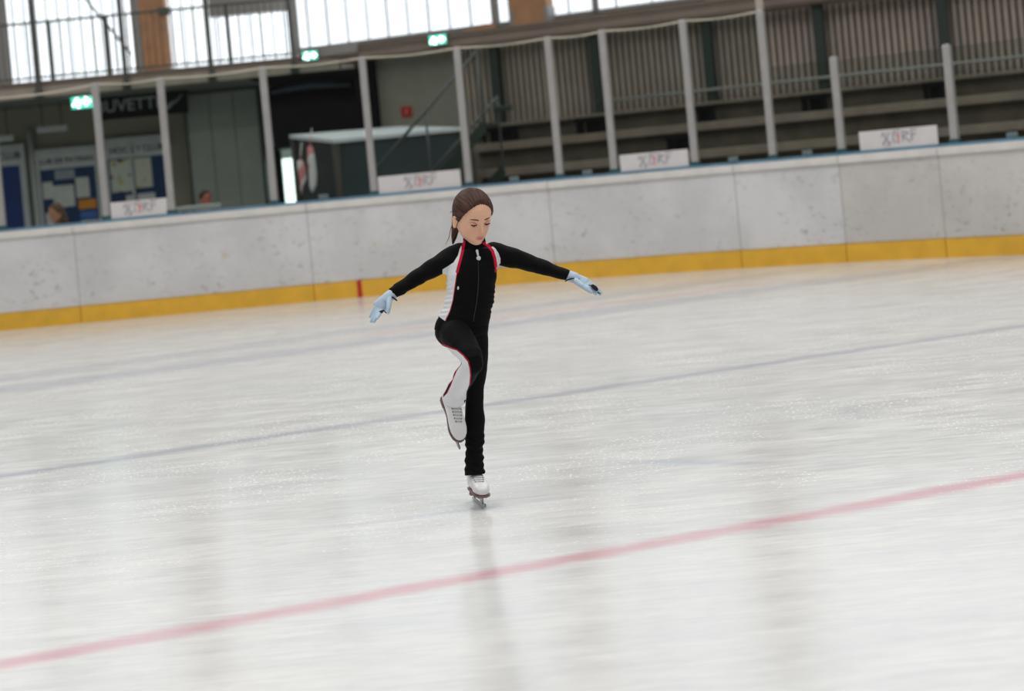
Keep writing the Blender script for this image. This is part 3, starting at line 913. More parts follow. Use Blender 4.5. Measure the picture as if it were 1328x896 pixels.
# rail along the foot of the slats
r = empty('stand_rail', S.p(5, .05, zrail - .15), 'thin grey rail running along the foot of the slat wall', 'rail')
M['rail_light'] = flat('pale_grey_rail', (168, 168, 166), .5)
a = MB(); a.tube([S.p(spx(790, 130, .05), .05, zrail), S.p(13.5, .05, zrail)], .022, 8); a.build('pipe', M['rail_light'], r)
for t in ct[1:]:
    a = MB(); a.tube([S.p(t, .05, zrail), S.p(t, .119, zrail)], .016, 8); a.build('bracket', M['rail_grey'], r)
# bench rows of the stand
rl = ['lowest stand row, hidden low behind the boards', 'second stand row from the ice, low behind the boards', 'third stand row from the ice, just behind the board rail', 'fourth stand row from the ice, its plank just above the board rail',
      'fifth stand row from the ice, with short black benches on it', 'top stand row under the rail of the slat wall']
ztops = [.2, .58, .96, 1.345, 1.735, 2.03]
for i, lab in enumerate(rl):
    n0 = -2.8 + .5 * i; n1 = n0 + .495 if i < 5 else .095
    tS = spx(616, 200, n0)
    r = empty('stand_row', S.p((tS + 13) / 2, n0, 0), lab, 'stand row', 'plank rows of the stand')
    a = MB(); hgt = .12 if i < 5 else .05
    a.bbox(S, tS, 13.5, n0 - .03, n0 + .18, ztops[i] - hgt, ztops[i], .01); a.bbox(S, tS, 13.5, n0 + .19, n1, ztops[i] - .05, ztops[i], .008); a.build('planks', M['plank'], r)
    a = MB(); a.box(S, tS + .02, 13.48, n0 + .12, n0 + .16, 0, ztops[i] - .06); a.build('shaded_riser', M['shaded_riser'], r)
    t = tS + .1
    while t < 13.4:
        a = MB(); a.box(S, t, t + .05, n0 + .17, n0 + .23, 0, ztops[i] - .04); a.build('support', M['steel_dark'], r); t += 1.6
bl = [((622, 671, 185), 4, 'short black bench on the fifth stand row, leftmost, just right of the stair'), ((750, 786, 178), 4, 'short black bench on the fifth stand row, left of the third logo banner'),
      ((866, 896, 190), 3, 'short black bench on the fourth stand row, just above the third logo banner'), ((906, 928, 163), 4, 'short black bench on the fifth stand row, right of the third logo banner'),
      ((1041, 1074, 149), 4, 'short black bench on the fifth stand row, left of the first short glass post'), ((1198, 1227, 133), 4, 'short black bench on the fifth stand row, left of the second short glass post')]
for (x0, x1, y), row, lab in bl:
    n = -2.8 + .5 * row
    t0, t1 = spx(x0, y, n + .2), spx(x1, y, n + .2); z = ztops[row]
    r = empty('bench', S.p((t0 + t1) / 2, n + .2, z), lab, 'bench', 'short black benches on the stand')
    a = MB(); a.bbox(S, t0, t1, n + .06, n + .36, z + .18, z + .24, .01); a.build('seat', M['black'], r)
    for s in (t0 + .04, t1 - .04):
        a = MB(); a.bbox(S, s - .025, s + .025, n + .1, n + .32, z, z + .185, .006); a.build('leg', M['black'], r)
    a = MB(); a.bbox(S, t0 + .3 * (t1 - t0), t1 - .02, n + .2, n + .32, z, z + .181, .006); a.build('box_underneath', M['black'], r)

# ---- safety net above the tall glass, hung from a slack cream rope
def net_mat():
    q = NT('safety_net')
    uv = q.n('ShaderNodeUVMap'); sep = q.n('ShaderNodeSeparateXYZ'); q.set(sep, 0, uv.outputs[0])
    def ln(s):
        f = q.math('FRACT', q.math('MULTIPLY', s, 1 / .045)); return q.math('LESS_THAN', f, .07)
    m = q.math('MAXIMUM', ln(sep.outputs[0]), ln(sep.outputs[1]))
    q.P(Base_Color=lin(150, 142, 130), Roughness=.8, Alpha=m)
    return q.mat


sN0, sN1 = -8.5, PS[9]
zl = lambda s: float(np.interp(s, PS, PTOP))
vs, fs, uvs = [], [], []
K = 120
for i in range(K + 1):
    s = sN0 + (sN1 - sN0) * i / K
    p, _ = bc(s, OFF + .05)
    z0 = zl(s) + .0
    for z in (z0, 6.2): vs.append(p + Vector((0, 0, z))); uvs.append((s, z))
for i in range(K): fs.append((2 * i, 2 * i + 2, 2 * i + 3, 2 * i + 1))
mp, _ = bc((sN0 + sN1) / 2, OFF)
r = empty('safety_net', Vector((mp.x, mp.y, 2.7)), 'fine safety net hanging above the tall glass with a cream edge rope', 'net')
a = MB(); a.add(vs, fs); o = a.build('mesh_net', net_mat(), r)
ul = o.data.uv_layers.new(name='UVMap')
for lp in o.data.loops: ul.data[lp.index].uv = uvs[lp.vertex_index]
pts = []
for i in range(len(PS) - 4):
    s0, s1 = PS[i], PS[i + 1]
    for k in range(8):
        w = k / 8; s = s0 + (s1 - s0) * w; p, _ = bc(s, OFF + .05)
        pts.append(p + Vector((0, 0, PTOP[i] * (1 - w) + PTOP[i + 1] * w - .025 * math.sin(math.pi * w) + .0)))
p, _ = bc(PS[9], OFF + .05); pts.append(p + Vector((0, 0, PTOP[9])))
a = MB(); a.tube(pts, .012, 8); a.build('edge_rope', M['rope'], r)
p, _ = bc(PS[9], OFF); a = MB(); a.tube([p + Vector((0, 0, PTOP[9] + .013)), p + Vector((0, 0, 6.2))], .045, 10); a.build('gathered_edge', M['rope'], r)['label'] = 'gathered cream net edge above the tallest post'
# ================================================================== people
def remeshed(name, mb, voxel, mats, parent, org, smooth=2, factor=.5):
    """fuse overlapping closed pieces into one continuous surface"""
    o = mb.build(name + '_raw', mats, None, org)
    md = o.modifiers.new('r', 'REMESH'); md.mode = 'VOXEL'; md.voxel_size = voxel; md.use_smooth_shade = True
    if smooth:
        sm = o.modifiers.new('s', 'SMOOTH'); sm.iterations = smooth; sm.factor = factor
    dg = bpy.context.evaluated_depsgraph_get()
    me = bpy.data.meshes.new_from_object(o.evaluated_get(dg))
    bpy.data.objects.remove(o)
    me.name = name
    me.materials.clear()
    for m in (mats if isinstance(mats, (list, tuple)) else [mats]): me.materials.append(m)
    for p in me.polygons: p.material_index = 0; p.use_smooth = True
    q = bpy.data.objects.new(name, me); COL.objects.link(q)
    if parent is not None: q.parent = parent
    else: q.location = org
    WL[q.name] = Vector(org)
    return q


def coords(o):
    me = o.data; a = np.empty(len(me.vertices) * 3); me.vertices.foreach_get('co', a)
    return a.reshape(-1, 3) + np.array(WL[o.name])


def set_coords(o, c):
    o.data.vertices.foreach_set('co', (c - np.array(WL[o.name])).ravel()); o.data.update()


def attr(o, name, vals):
    a = o.data.attributes.new(name, 'FLOAT', 'POINT'); a.data.foreach_set('value', np.asarray(vals, dtype=np.float32))


def smoothstep(x, a, b):
    t = np.clip((x - a) / (b - a), 0, 1); return t * t * (3 - 2 * t)


# ---- a child's head, built ring by ring; local: x to viewer's right, -y is where the face points, z up
HT = np.array([  # z, half width, front, back
    (-.110, .004, .050, -.036), (-.1065, .017, .062, -.020), (-.098, .031, .070, -.002), (-.085, .044, .0755, .030), (-.070, .054, .078, .052),
    (-.052, .0615, .0795, .068), (-.033, .067, .081, .080), (-.012, .0705, .082, .089), (.010, .0725, .084, .094), (.032, .0725, .0845, .096),
    (.054, .069, .080, .093), (.074, .061, .069, .083), (.090, .049, .053, .067), (.101, .035, .037, .049), (.108, .020, .021, .030), (.111, .004, .004, .006)])


def head_surface(z, a, grow=0.0):
    """point on the head at height z and azimuth a (0 = straight ahead)"""
    w = np.interp(z, HT[:, 0], HT[:, 1]); f = np.interp(z, HT[:, 0], HT[:, 2]); b = np.interp(z, HT[:, 0], HT[:, 3])
    s, c = np.sin(a), np.cos(a)
    mid = np.minimum(0.0, b - .02)            # below the jaw the back of the ring lies in front of the centre
    x = (w + grow) * np.sign(s) * np.abs(s) ** .92
    y = np.where(c > 0, -(f + grow) * np.abs(c) ** .96, (np.maximum(b, -f + .01) + grow) * np.abs(c))
    y = np.where(b < 0, np.where(c > 0, -((f + b) / 2 * c) - (f - b) / 2, -((f + b) / 2 * c) - (f - b) / 2), y)
    return x, y


def face_relief(x, y, z):
    g = lambda dx, dz, sx, sz: np.exp(-(dx / sx) ** 2 - (dz / sz) ** 2)
    front = (y < -.02)
    d = np.zeros_like(x)
    bridge = np.exp(-(x / .0075) ** 2) * smoothstep(z, -.048, -.038) * (1 - smoothstep(z, -.036, .012)) * .0185
    d += bridge + .006 * g(x, z + .040, .010, .007) + .0035 * (g(x - .010, z + .042, .006, .006) + g(x + .010, z + .042, .006, .006))
    d -= .0065 * (g(x - .030, z + .006, .015, .010) + g(x + .030, z + .006, .015, .010))
    d += .0022 * (g(x - .030, z - .016, .018, .006) + g(x + .030, z - .016, .018, .006))
    d += .0052 * g(x, z + .0625, .016, .0045) + .0055 * g(x, z + .0735, .013, .0050) - .0028 * g(x, z + .0680, .018, .0022)
    d -= .0020 * g(x, z + .082, .015, .004)
    d += .0045 * g(x, z + .094, .013, .009)
    d += .0035 * (g(x - .040, z + .040, .020, .018) + g(x + .040, z + .040, .020, .018))
    return np.where(front, d, 0.0)


def head_mb(T, mb, scale=1.0):
    zs = np.concatenate([np.linspace(-.110, -.085, 12), np.linspace(-.083, .02, 72), np.linspace(.024, .111, 34)])
    n = 128
    A = np.linspace(-math.pi, math.pi, n, endpoint=False)
    A = A - .28 * np.sin(A) * 0 
    vs = []
    for z in zs:
        x, y = head_surface(np.full(n, z), A)
        y = y - face_relief(x, y, np.full(n, z))
        vs += [T @ (Vector((x[k], y[k], z)) * scale) for k in range(n)]
    fs = []
    for i in range(len(zs) - 1):
        for k in range(n):
            k2 = (k + 1) % n; fs.append((i * n + k, i * n + k2, (i + 1) * n + k2, (i + 1) * n + k))
    fs.append(tuple(reversed(range(n)))); L = len(zs) - 1; fs.append(tuple(L * n + k for k in range(n)))
    mb.add(vs, fs, 0, True)
    for s in (-1, 1):   # ears
        c = Vector((s * .0745, .012, -.022)) * scale
        mb.ball(T @ c, T.to_3x3() @ Vector((.0055, .004 * s, 0)) * scale, T.to_3x3() @ Vector((s * .006, .015, .002)) * scale, T.to_3x3() @ Vector((.002 * s, .004, .027)) * scale, 16, 10)
        mb.tube([T @ (Vector((s * (.079 + .0), .002 + .022 * math.sin(q), -.020 + .025 * math.cos(q))) * scale) for q in np.linspace(-.4, 2.9, 12)], .0035 * scale, 8, round_ends=True)


def skin_mat(name, rgb, lip):
    q = NT(name)
    at_ = q.n('ShaderNodeAttribute', attribute_name='lip'); bl = q.n('ShaderNodeAttribute', attribute_name='blush')
    c = q.mix(at_.outputs['Fac'], lin(*rgb), lin(*lip))
    c = q.mix(bl.outputs['Fac'], c, lin(min(255, rgb[0] + 2), rgb[1] - 34, rgb[2] - 26))
    nz = q.noise(q.pos(), 60, 3); c = q.mix(q.ramp(nz, .3, .7, 0, .08), c, lin(rgb[0] - 30, rgb[1] - 40, rgb[2] - 40))
    q.P(Base_Color=c, Roughness=.48); q.b.inputs['Subsurface Weight'].default_value = .12; q.b.inputs['Subsurface Radius'].default_value = (.008, .003, .0015)
    q.b.inputs['Subsurface Scale'].default_value = 1.0
    return q.mat


def hair_mat(name, rgb, sc=1.0):
    q = NT(name); st = q.n('ShaderNodeAttribute', attribute_name='strand'); ln_ = q.n('ShaderNodeAttribute', attribute_name='along')
    cv = q.n('ShaderNodeCombineXYZ'); q.set(cv, 0, st.outputs['Fac']); q.set(cv, 1, ln_.outputs['Fac'])
    n1 = q.noise(q.mapping(cv.outputs[0], scale=(11, 9, 1)), 1.6 * sc, 4, .6)
    c = lin(*rgb)
    q.P(Base_Color=q.mix(q.ramp(n1, .35, .68), tuple(x * .55 for x in c[:3]) + (1,), tuple(min(1, x * 1.7) for x in c[:3]) + (1,)), Roughness=.55); q.b.inputs['Specular IOR Level'].default_value = .3
    bn = q.n('ShaderNodeBump'); q.set(bn, 'Height', n1); bn.inputs['Strength'].default_value = .5; bn.inputs['Distance'].default_value = .004; q.set(q.b, 'Normal', bn.outputs[0])
    return q.mat


def hair_cap(name, T, parent, mat, org, thick=.009, line=None, nape=-.060, scale=1.0, extra=None):
    """combed-back hair: the skull shape grown outward behind the hairline"""
    zs = np.linspace(-.085, .1109, 64); n = 112
    A = np.linspace(-math.pi, math.pi, n, endpoint=False)
    vs = []
    for z in zs:
        x, y = head_surface(np.full(n, z), A)
        aa = np.abs(A) * 180 / math.pi
        hl = np.interp(aa, [0, 15, 30, 42, 52, 62, 72, 82, 90, 100, 112, 130, 180], line or [.070, .067, .058, .046, .032, .015, -.004, -.022, -.020, .004, -.026, nape, nape - .012])
        t = smoothstep(z - hl + .0012 * np.sin(A * 41), -.004, .020)
        g = -.006 + (thick + .006) * t
        g = g + t * (.0012 * np.sin(A * 34 + 6 * np.sin(z * 40)))
        xg, yg = head_surface(np.full(n, z), A, 0)
        nx, ny = xg.copy(), yg - .005
        ln = np.sqrt(nx ** 2 + ny ** 2) + 1e-9
        up = smoothstep(np.array([z]), .06, .11)[0]
        x2, y2 = xg + nx / ln * g * (1 - .6 * up), yg + ny / ln * g * (1 - .6 * up)
        z2 = z + g * up
        vs += [T @ (Vector((x2[k], y2[k], z2[k] if hasattr(z2, '__len__') else z2)) * scale) for k in range(n)]
    fs = []
    for i in range(len(zs) - 1):
        for k in range(n):
            k2 = (k + 1) % n; fs.append((i * n + k, i * n + k2, (i + 1) * n + k2, (i + 1) * n + k))
    fs.append(tuple(reversed(range(n)))); L = len(zs) - 1; fs.append(tuple(L * n + k for k in range(n)))
    mb = MB(); mb.add(vs, fs, 0, True)
    if extra: extra(mb)
    o = mb.build(name, mat, parent)
    cc = coords(o); q = (np.c_[cc, np.ones(len(cc))] @ np.array(T.inverted()).T)[:, :3]
    attr(o, 'strand', np.arctan2(q[:, 0] - .012, q[:, 2] + .02)); attr(o, 'along', q[:, 1])
    return o


def rot_head(center, yaw, pitch, roll=0.0):
    """yaw > 0 turns the face to the viewer's right, pitch > 0 looks down"""
    R = Matrix.Rotation(math.radians(yaw), 4, 'Z') @ Matrix.Rotation(math.radians(pitch), 4, 'X') @ Matrix.Rotation(math.radians(roll), 4, 'Y')
    return Matrix.Translation(center) @ R


# ------------------------------------------------------------------ the skater
GY = 6.5
g = lambda px, py, dy=0.0: at(px, py, GY + dy)
PX = GY / FPX                                # metres per pixel at the skater
foot = Vector((g(620, 652).x, GY - .03, 0.0))
YAW = math.radians(16)                       # the trunk faces a little to the viewer's right
LX = Vector((math.cos(YAW), math.sin(YAW), 0)); FWD = Vector((math.sin(YAW), -math.cos(YAW), 0))
TH = rot_head(g(613.0, 280.5, -.035), 27, 20, 0)
M['skin'] = skin_mat('child_skin', (240, 190, 160), (212, 118, 114))
shr, elr, wrr = g(590, 331, .0), g(556, 349.5, -.01), g(508.5, 381, -.05)       # arm at viewer's left
shl, ell, wrl = g(644, 327, .03), g(686, 340, .03), g(737, 357.2, .0)           # arm at viewer's right
hipr, knr, anr = g(588, 428, -.01), g(612, 468, -.27), g(590, 513, -.07)        # lifted leg
hipl, knl, anl = g(616.5, 430, .02), g(617.5, 500, .0), g(616.5, 612, .02)      # standing leg


def trunk(mb, k=1.0, top=318, hem=None, extra=0.0):
    secs = []
    for py, xl, xr, dep, dy in ((316, 604, 633, .040, .0), (322, 596, 640, .048, .0), (330, 587, 645, .058, .0), (340, 581, 646, .066, -.0), (352, 579.5, 644.5, .070, -.002), (366, 580, 642.5, .069, -.003), (380, 580, 641, .066, -.002),
                                (392, 576.5, 640, .066, -.0), (404, 571, 637, .069, .0), (414, 567, 635, .074, .0), (424, 564, 634.5, .079, .0), (434, 565, 634, .080, .005)):
        if py < top or (hem and py > hem): continue
        c = g((xl + xr) / 2, py, dy)
        hw = (xr - xl) / 2 * PX
        # ellipse with half axes along LX / FWD whose silhouette from the front is hw
        a = math.sqrt(max(1e-5, hw ** 2 - (dep * math.sin(YAW)) ** 2)) / math.cos(YAW)
        secs.append((c, LX * (a * k + extra), FWD * (dep * k + extra)))
    mb.loft(secs, 40, power=2.25)


# continuous body: head, neck, trunk, limbs
mb = MB(); head_mb(TH, mb)
mb.tube([g(616, 327, .02), g(614.5, 312, .0), g(613, 298, -.01)], [.034, .035, .036], 20)
trunk(mb, .78)
for a_, b_, c_, r3 in ((shr, elr, wrr, (.036, .026, .018)), (shl, ell, wrl, (.036, .026, .018))):
    mb.tube([a_, b_, c_], r3, 16, round_ends=True)
    mb.ball(c_ + (c_ - b_).normalized() * .03, Vector((.016, 0, 0)), Vector((0, .016, 0)), Vector((0, 0, .016)), 12, 8)
thigh_pts = [g(586.5, 427, -.01), g(593, 436, -.09), g(602, 448.5, -.18), g(611, 462, -.25), g(613.2, 470, -.268)]
sh = [g(611.5, 474, -.255), g(607.5, 481, -.22), g(602, 489, -.17), g(598, 497, -.125), g(592.5, 506, -.085), g(589.5, 515, -.055), g(589, 521, -.045)]
sl_ = [g(613, 426, .02), g(614.5, 440, .015), g(616, 460, .01), g(617.5, 480, .0), g(616.6, 500, .0), g(615.6, 520, .01), g(615.6, 545, .015), g(615.5, 570, .015), g(615.3, 587, .01), g(615.2, 600, .01), g(616.0, 612.5, .005), g(616.2, 615, .004)]
mb.tube(thigh_pts + sh, [.050, .048, .042, .034, .030, .029, .029, .029, .027, .024, .022, .021], 18, round_ends=True)
mb.tube(sl_, [.050, .048, .042, .033, .026, .026, .028, .026, .022, .020, .014, .010], 18, round_ends=True)
girl = remeshed('person', mb, .0027, M['skin'], None, foot, smooth=1)
tag(girl, 'young figure skater in black tracksuit gliding on one leg, arms spread, light blue gloves', 'person')
c = coords(girl); Ti = np.array(TH.inverted())
hl = (np.c_[c, np.ones(len(c))] @ Ti.T)[:, :3]
fr_ = (hl[:, 1] < -.05).astype(float)
lip = np.exp(-(hl[:, 0] / .0165) ** 4) * (smoothstep(hl[:, 2], -.0790, -.0755) * (1 - smoothstep(hl[:, 2], -.0625, -.0590))) * fr_
nost = (np.exp(-((np.abs(hl[:, 0]) - .0062) / .0028) ** 2 - ((hl[:, 2] + .0475) / .0022) ** 2)) * fr_
attr(girl, 'lip', np.clip(lip * .85 + nost * .9, 0, 1))
bl = (np.exp(-((np.abs(hl[:, 0]) - .040) / .018) ** 2 - ((hl[:, 2] + .040) / .016) ** 2) * .38 + np.exp(-(hl[:, 0] / .011) ** 2 - ((hl[:, 2] + .042) / .009) ** 2) * .45) * fr_
attr(girl, 'blush', bl)

# eyes, lids, lashes, brows
M['eye_white'] = flat('eye_white', (212, 202, 196), .25, vary=.02)
M['iris'] = flat('brown_iris', (46, 26, 20), .2)
M['lash'] = flat('dark_lashes', (38, 22, 20), .7)
M['brow'] = flat('brown_eyebrows', (112, 74, 58), .8)
M['lid'] = skin_mat('eyelid_skin', (226, 170, 146), (214, 158, 132))
R3 = TH.to_3x3()
for s in (-1, 1):
    zc = -.007; xc = s * .0300
    _, yy = head_surface(np.array([zc]), np.array([math.asin(min(1, abs(xc) / .071)) * s]))
    ys = float(yy[0]) + .0052
    cl = Vector((xc, ys, zc)); r = .0100
    b = MB(); b.ball(TH @ cl, R3 @ Vector((r * 1.25, 0, 0)), R3 @ Vector((0, r, 0)), R3 @ Vector((0, 0, r)), 20, 14)
    e = b.build('eye', M['eye_white'], girl)
    b = MB(); d = Vector((.0006, -math.cos(.55), -math.sin(.55))).normalized(); ax = Vector((1, 0, 0)); az = d.cross(ax)
    b.ball(TH @ (cl + Vector((0, d.y * r * .90, d.z * r * .90))), R3 @ ax * .0062, R3 @ d * .0022, R3 @ az * .0058, 16, 10)
    b.build('iris', M['iris'], e)
    # upper lid: shell over the upper part of the ball
    vs, fs = [], []; na, nb = 18, 10
    for i in range(nb + 1):
        ph = math.radians(100 - 110 * i / nb)      # from behind the top down over the front
        for k in range(na + 1):
            th = math.radians(-82 + 164 * k / na)
            drop = .10 * math.cos(th)
            v = Vector((math.sin(th) * 1.32, -math.cos(th) * math.cos(ph + 0) * 1.0, math.sin(ph) * math.cos(th) ** .35 if ph > 0 else math.sin(ph) * math.cos(th)))
            vs.append(TH @ (cl + v * (r * 1.10)))
    for i in range(nb):
        for k in range(na):
            j = i * (na + 1) + k; fs.append((j, j + 1, j + na + 2, j + na + 1))
    b = MB(); b.add(vs, fs, 0, True); b.build('eyelid', M['lid'], girl)
    b = MB(); L = vs[-(na + 1):]
    b.tube([p + R3 @ Vector((0, -.0012, -.0006)) for p in L[1:-1]], [.0008] + [.0022] * (len(L) - 4) + [.0010], 6); b.build('eyelashes', M['lash'], girl)
    b = MB(); pts = []
    for k in range(9):
        x = s * (.013 + .034 * k / 8); z = .0125 + .0035 * math.sin(k / 8 * 2.2) - .002 * (k / 8) ** 3
        aa = math.asin(min(1, abs(x) / .0725)) * s
        xx, y0 = head_surface(np.array([z]), np.array([aa])); y0 = float(y0[0]) - float(face_relief(np.array([x]), y0, np.array([z]))[0])
        pts.append(TH @ Vector((x, y0 - .0006, z)))
    b.tube(pts, [.0018, .0030, .0034, .0034, .0032, .0028, .0024, .0018, .0010], 8); b.build('eyebrow', M['brow'], girl)

# hair combed back, knot and loose strands
M['hair'] = hair_mat('brown_hair', (72, 47, 38))
def girl_hair(mb):
    knot = Vector((.004, .112, .018))
    mb.ball(TH @ knot, R3 @ Vector((.036, 0, 0)), R3 @ Vector((0, .026, 0)), R3 @ Vector((0, 0, .034)), 24, 16)
    mb.tube([TH @ Vector(q) for q in ((.0, .118, .012), (-.010, .125, -.04), (-.022, .11, -.085), (-.034, .095, -.125), (-.040, .09, -.150))], [.020, .022, .018, .012, .004], 14, round_ends=True)
    for q in (((-.068, -.012, .0), (-.0755, -.006, -.03), (-.0735, .002, -.065), (-.079, .008, -.095)), ((-.072, .03, -.02), (-.082, .035, -.06), (-.085, .04, -.10), (-.098, .045, -.135)),
              ((.070, -.018, .004), (.0755, -.016, -.02), (.074, -.012, -.045)), ((.060, -.03, .05), (.082, -.02, .028), (.088, -.014, .014)), ((-.066, .02, .03), (-.086, .03, .02), (-.09, .035, .01))):
        mb.tube([TH @ Vector(v) for v in q], [.0014] * (len(q) - 1) + [.0005], 6)
hair_cap('hair', TH, girl, M['hair'], foot, extra=girl_hair)

# ---- tracksuit: black jacket with white side panels and red piping
def panel_mat(name, extra_gloss=.0):
    q = NT(name)
    w_ = q.n('ShaderNodeAttribute', attribute_name='white'); r_ = q.n('ShaderNodeAttribute', attribute_name='piping')
    nz = q.noise(q.pos(), 220, 2)
    c = q.mix(q.ramp(nz, .3, .7), lin(7, 6, 9), lin(13, 12, 15))
    c = q.mix(q.ramp(w_.outputs['Fac'], -.0012, .0012), c, lin(228, 230, 234))
    c = q.mix(q.ramp(r_.outputs['Fac'], -.0012, .0012), c, lin(208, 24, 58))
    q.P(Base_Color=c, Roughness=.72); q.b.inputs['Specular IOR Level'].default_value = .12
    bn = q.n('ShaderNodeBump'); q.set(bn, 'Height', q.noise(q.mapping(q.pos(), scale=(1, 1, 1.6)), 42, 3)); bn.inputs['Strength'].default_value = .25; bn.inputs['Distance'].default_value = .006; q.set(q.b, 'Normal', bn.outputs[0])
    return q.mat


def poly_sd(px, pz, poly):
    """signed distance to a polygon (positive inside)"""
    P = np.array(poly); n = len(P); d = np.full(len(px), 1e9); inside = np.zeros(len(px), bool)
    for i in range(n):
        a, b = P[i], P[(i + 1) % n]; e = b - a
        wx, wz = px - a[0], pz - a[1]
        t = np.clip((wx * e[0] + wz * e[1]) / (e @ e), 0, 1)
        d = np.minimum(d, np.hypot(wx - e[0] * t, wz - e[1] * t))
        cond = ((a[1] > pz) != (b[1] > pz))
        with np.errstate(divide='ignore', invalid='ignore'):
            xi = (b[0] - a[0]) * (pz - a[1]) / (b[1] - a[1] + 1e-12) + a[0]
        inside ^= cond & (px < xi)
    return np.where(inside, d, -d)


def line_d(px, pz, pts):
    d = np.full(len(px), 1e9); P = np.array(pts)
    for i in range(len(P) - 1):
        a, b = P[i], P[i + 1]; e = b - a
        t = np.clip(((px - a[0]) * e[0] + (pz - a[1]) * e[1]) / (e @ e), 0, 1)
        d = np.minimum(d, np.hypot(px - a[0] - e[0] * t, pz - a[1] - e[1] * t))
    return d


def flatpts(pts, dy=0.0):
    return [(g(x, y, dy).x, g(x, y, dy).z) for x, y in pts]


M['suit'] = panel_mat('tracksuit_jersey')
mb = MB(); trunk(mb, 1.0, 318, 424, .002)
mb.loft([(g(617, 327, .01), LX * .052, FWD * .050), (g(616, 318, .005), LX * .047, FWD * .049), (g(615, 311, .0), LX * .046, FWD * .050), (g(614.5, 306.5, .002), LX * .046, FWD * .050)], 32)
def sleeve(p, q, r, rad):
    pts, rr = [], []
    K = 14
    for i in range(K + 1):
        t = i / K
        # smooth bend through the elbow
        a = p.lerp(q, t); b = q.lerp(r, t); pts.append(a.lerp(b, t) * .55 + (p.lerp(q, t * 2) if t < .5 else q.lerp(r, t * 2 - 1)) * .45)
        rr.append(float(np.interp(t, [0, .18, .36, .5, .7, 1], rad)) + .0012 * math.sin(i * 2.1))
    mb.tube(pts, rr, 24)
    mb.ball(p, Vector((rad[0], 0, 0)), Vector((0, rad[0], 0)), Vector((0, 0, rad[0])), 20, 14)
sleeve(shr + Vector((.02, 0, 0)), elr, wrr, (.050, .051, .042, .037, .032, .0255))
sleeve(shl + Vector((-.015, 0, 0)), ell, wrl, (.046, .046, .040, .036, .031, .0235))
jk = remeshed('jacket', mb, .0036, M['suit'], girl, foot, smooth=3)
jk['label'] = 'black jacket with white side panels and red piping'
c = coords(jk)
rng = np.random.RandomState(3)
# gathered folds down the side and along the sleeves
zz = (c[:, 2] - g(600, 400).z)
side = smoothstep(-(c[:, 0] - g(597, 400).x), 0.0, .05) * smoothstep(zz, -.05, .0) * (1 - smoothstep(zz, .10, .16))
c[:, 0] -= side * .0028 * np.sin(c[:, 2] * 330 + c[:, 1] * 25)
side = smoothstep(c[:, 0] - g(626, 400).x, 0.0, .03) * smoothstep(zz, -.06, -.02) * (1 - smoothstep(zz, .05, .1))
c[:, 0] += side * .0016 * np.sin(c[:, 2] * 300)
def wrinkle(o, c, amp, seed):
    n_ = np.empty(len(c) * 3); o.data.vertices.foreach_get('normal', n_); n_ = n_.reshape(-1, 3)
    rs = np.random.RandomState(seed); w_ = np.zeros(len(c))
    for k in range(7):
        d = rs.normal(size=3); d /= np.linalg.norm(d); w_ += np.sin(c @ d * rs.uniform(50, 130) + rs.uniform(0, 6))
    return c + n_ * (amp * w_ / 2.6)[:, None]


c = wrinkle(jk, c, .0016, 5)
set_coords(jk, c)
nrm = np.empty(len(c) * 3); jk.data.vertices.foreach_get('normal', nrm); nrm = nrm.reshape(-1, 3)
front = -nrm[:, 1]
# right side (viewer's left)
polyA = flatpts([(599, 317), (598.5, 330), (595.5, 345), (592.5, 356), (590, 372), (588, 388), (584, 402), (578.5, 414), (562, 405), (569, 392), (574, 378), (574, 362), (574.5, 348.5), (581, 344.5), (589, 339), (594.5, 330), (596.5, 322)])
wA = poly_sd(c[:, 0], c[:, 2], polyA)
wA = np.where(front > -.35, wA, -.02)
polyB = flatpts([(638.5, 319), (642.5, 322), (646.5, 328), (649, 335), (649, 341), (645.5, 346), (643, 352), (643.5, 340), (641.5, 329), (637, 322)])
wB = poly_sd(c[:, 0], c[:, 2], polyB); wB = np.where(front > -.1, wB, -.02)
attr(jk, 'white', np.maximum(wA, wB))
lineA1 = line_d(c[:, 0], c[:, 2], flatpts([(602, 313), (600.5, 324), (597.5, 336), (593.5, 351)]))
lineA2 = line_d(c[:, 0], c[:, 2], flatpts([(593.5, 351), (590.5, 372), (588, 388), (584, 402), (578.5, 413)]))
lineB1 = line_d(c[:, 0], c[:, 2], flatpts([(628, 315), (634, 319), (639, 325), (642, 335), (643.3, 345)]))
lineB2 = line_d(c[:, 0], c[:, 2], flatpts([(643.3, 345), (642.8, 352)]))
pip = np.maximum.reduce([(.0058 - lineA1), .0015 - lineA2, .0058 - lineB1, .003 - lineB2])
attr(jk, 'piping', np.where(front > .0, pip, -.02))


def on_front(obj, px, py, lift=.001):
    """nearest surface point towards the camera along the line of sight on a garment"""
    u, v = ray(px, py); o0 = Vector((0, 0, CH)); d0 = Vector((u, 1, -v)).normalized()
    dg = bpy.context.evaluated_depsgraph_get(); dg.update()
    ok, loc, nn, _ = obj.ray_cast(o0 - WL[obj.name], d0)
    return (loc + WL[obj.name] + nn * lift, nn) if ok else (g(px, py, -.07), Vector((0, -1, 0)))


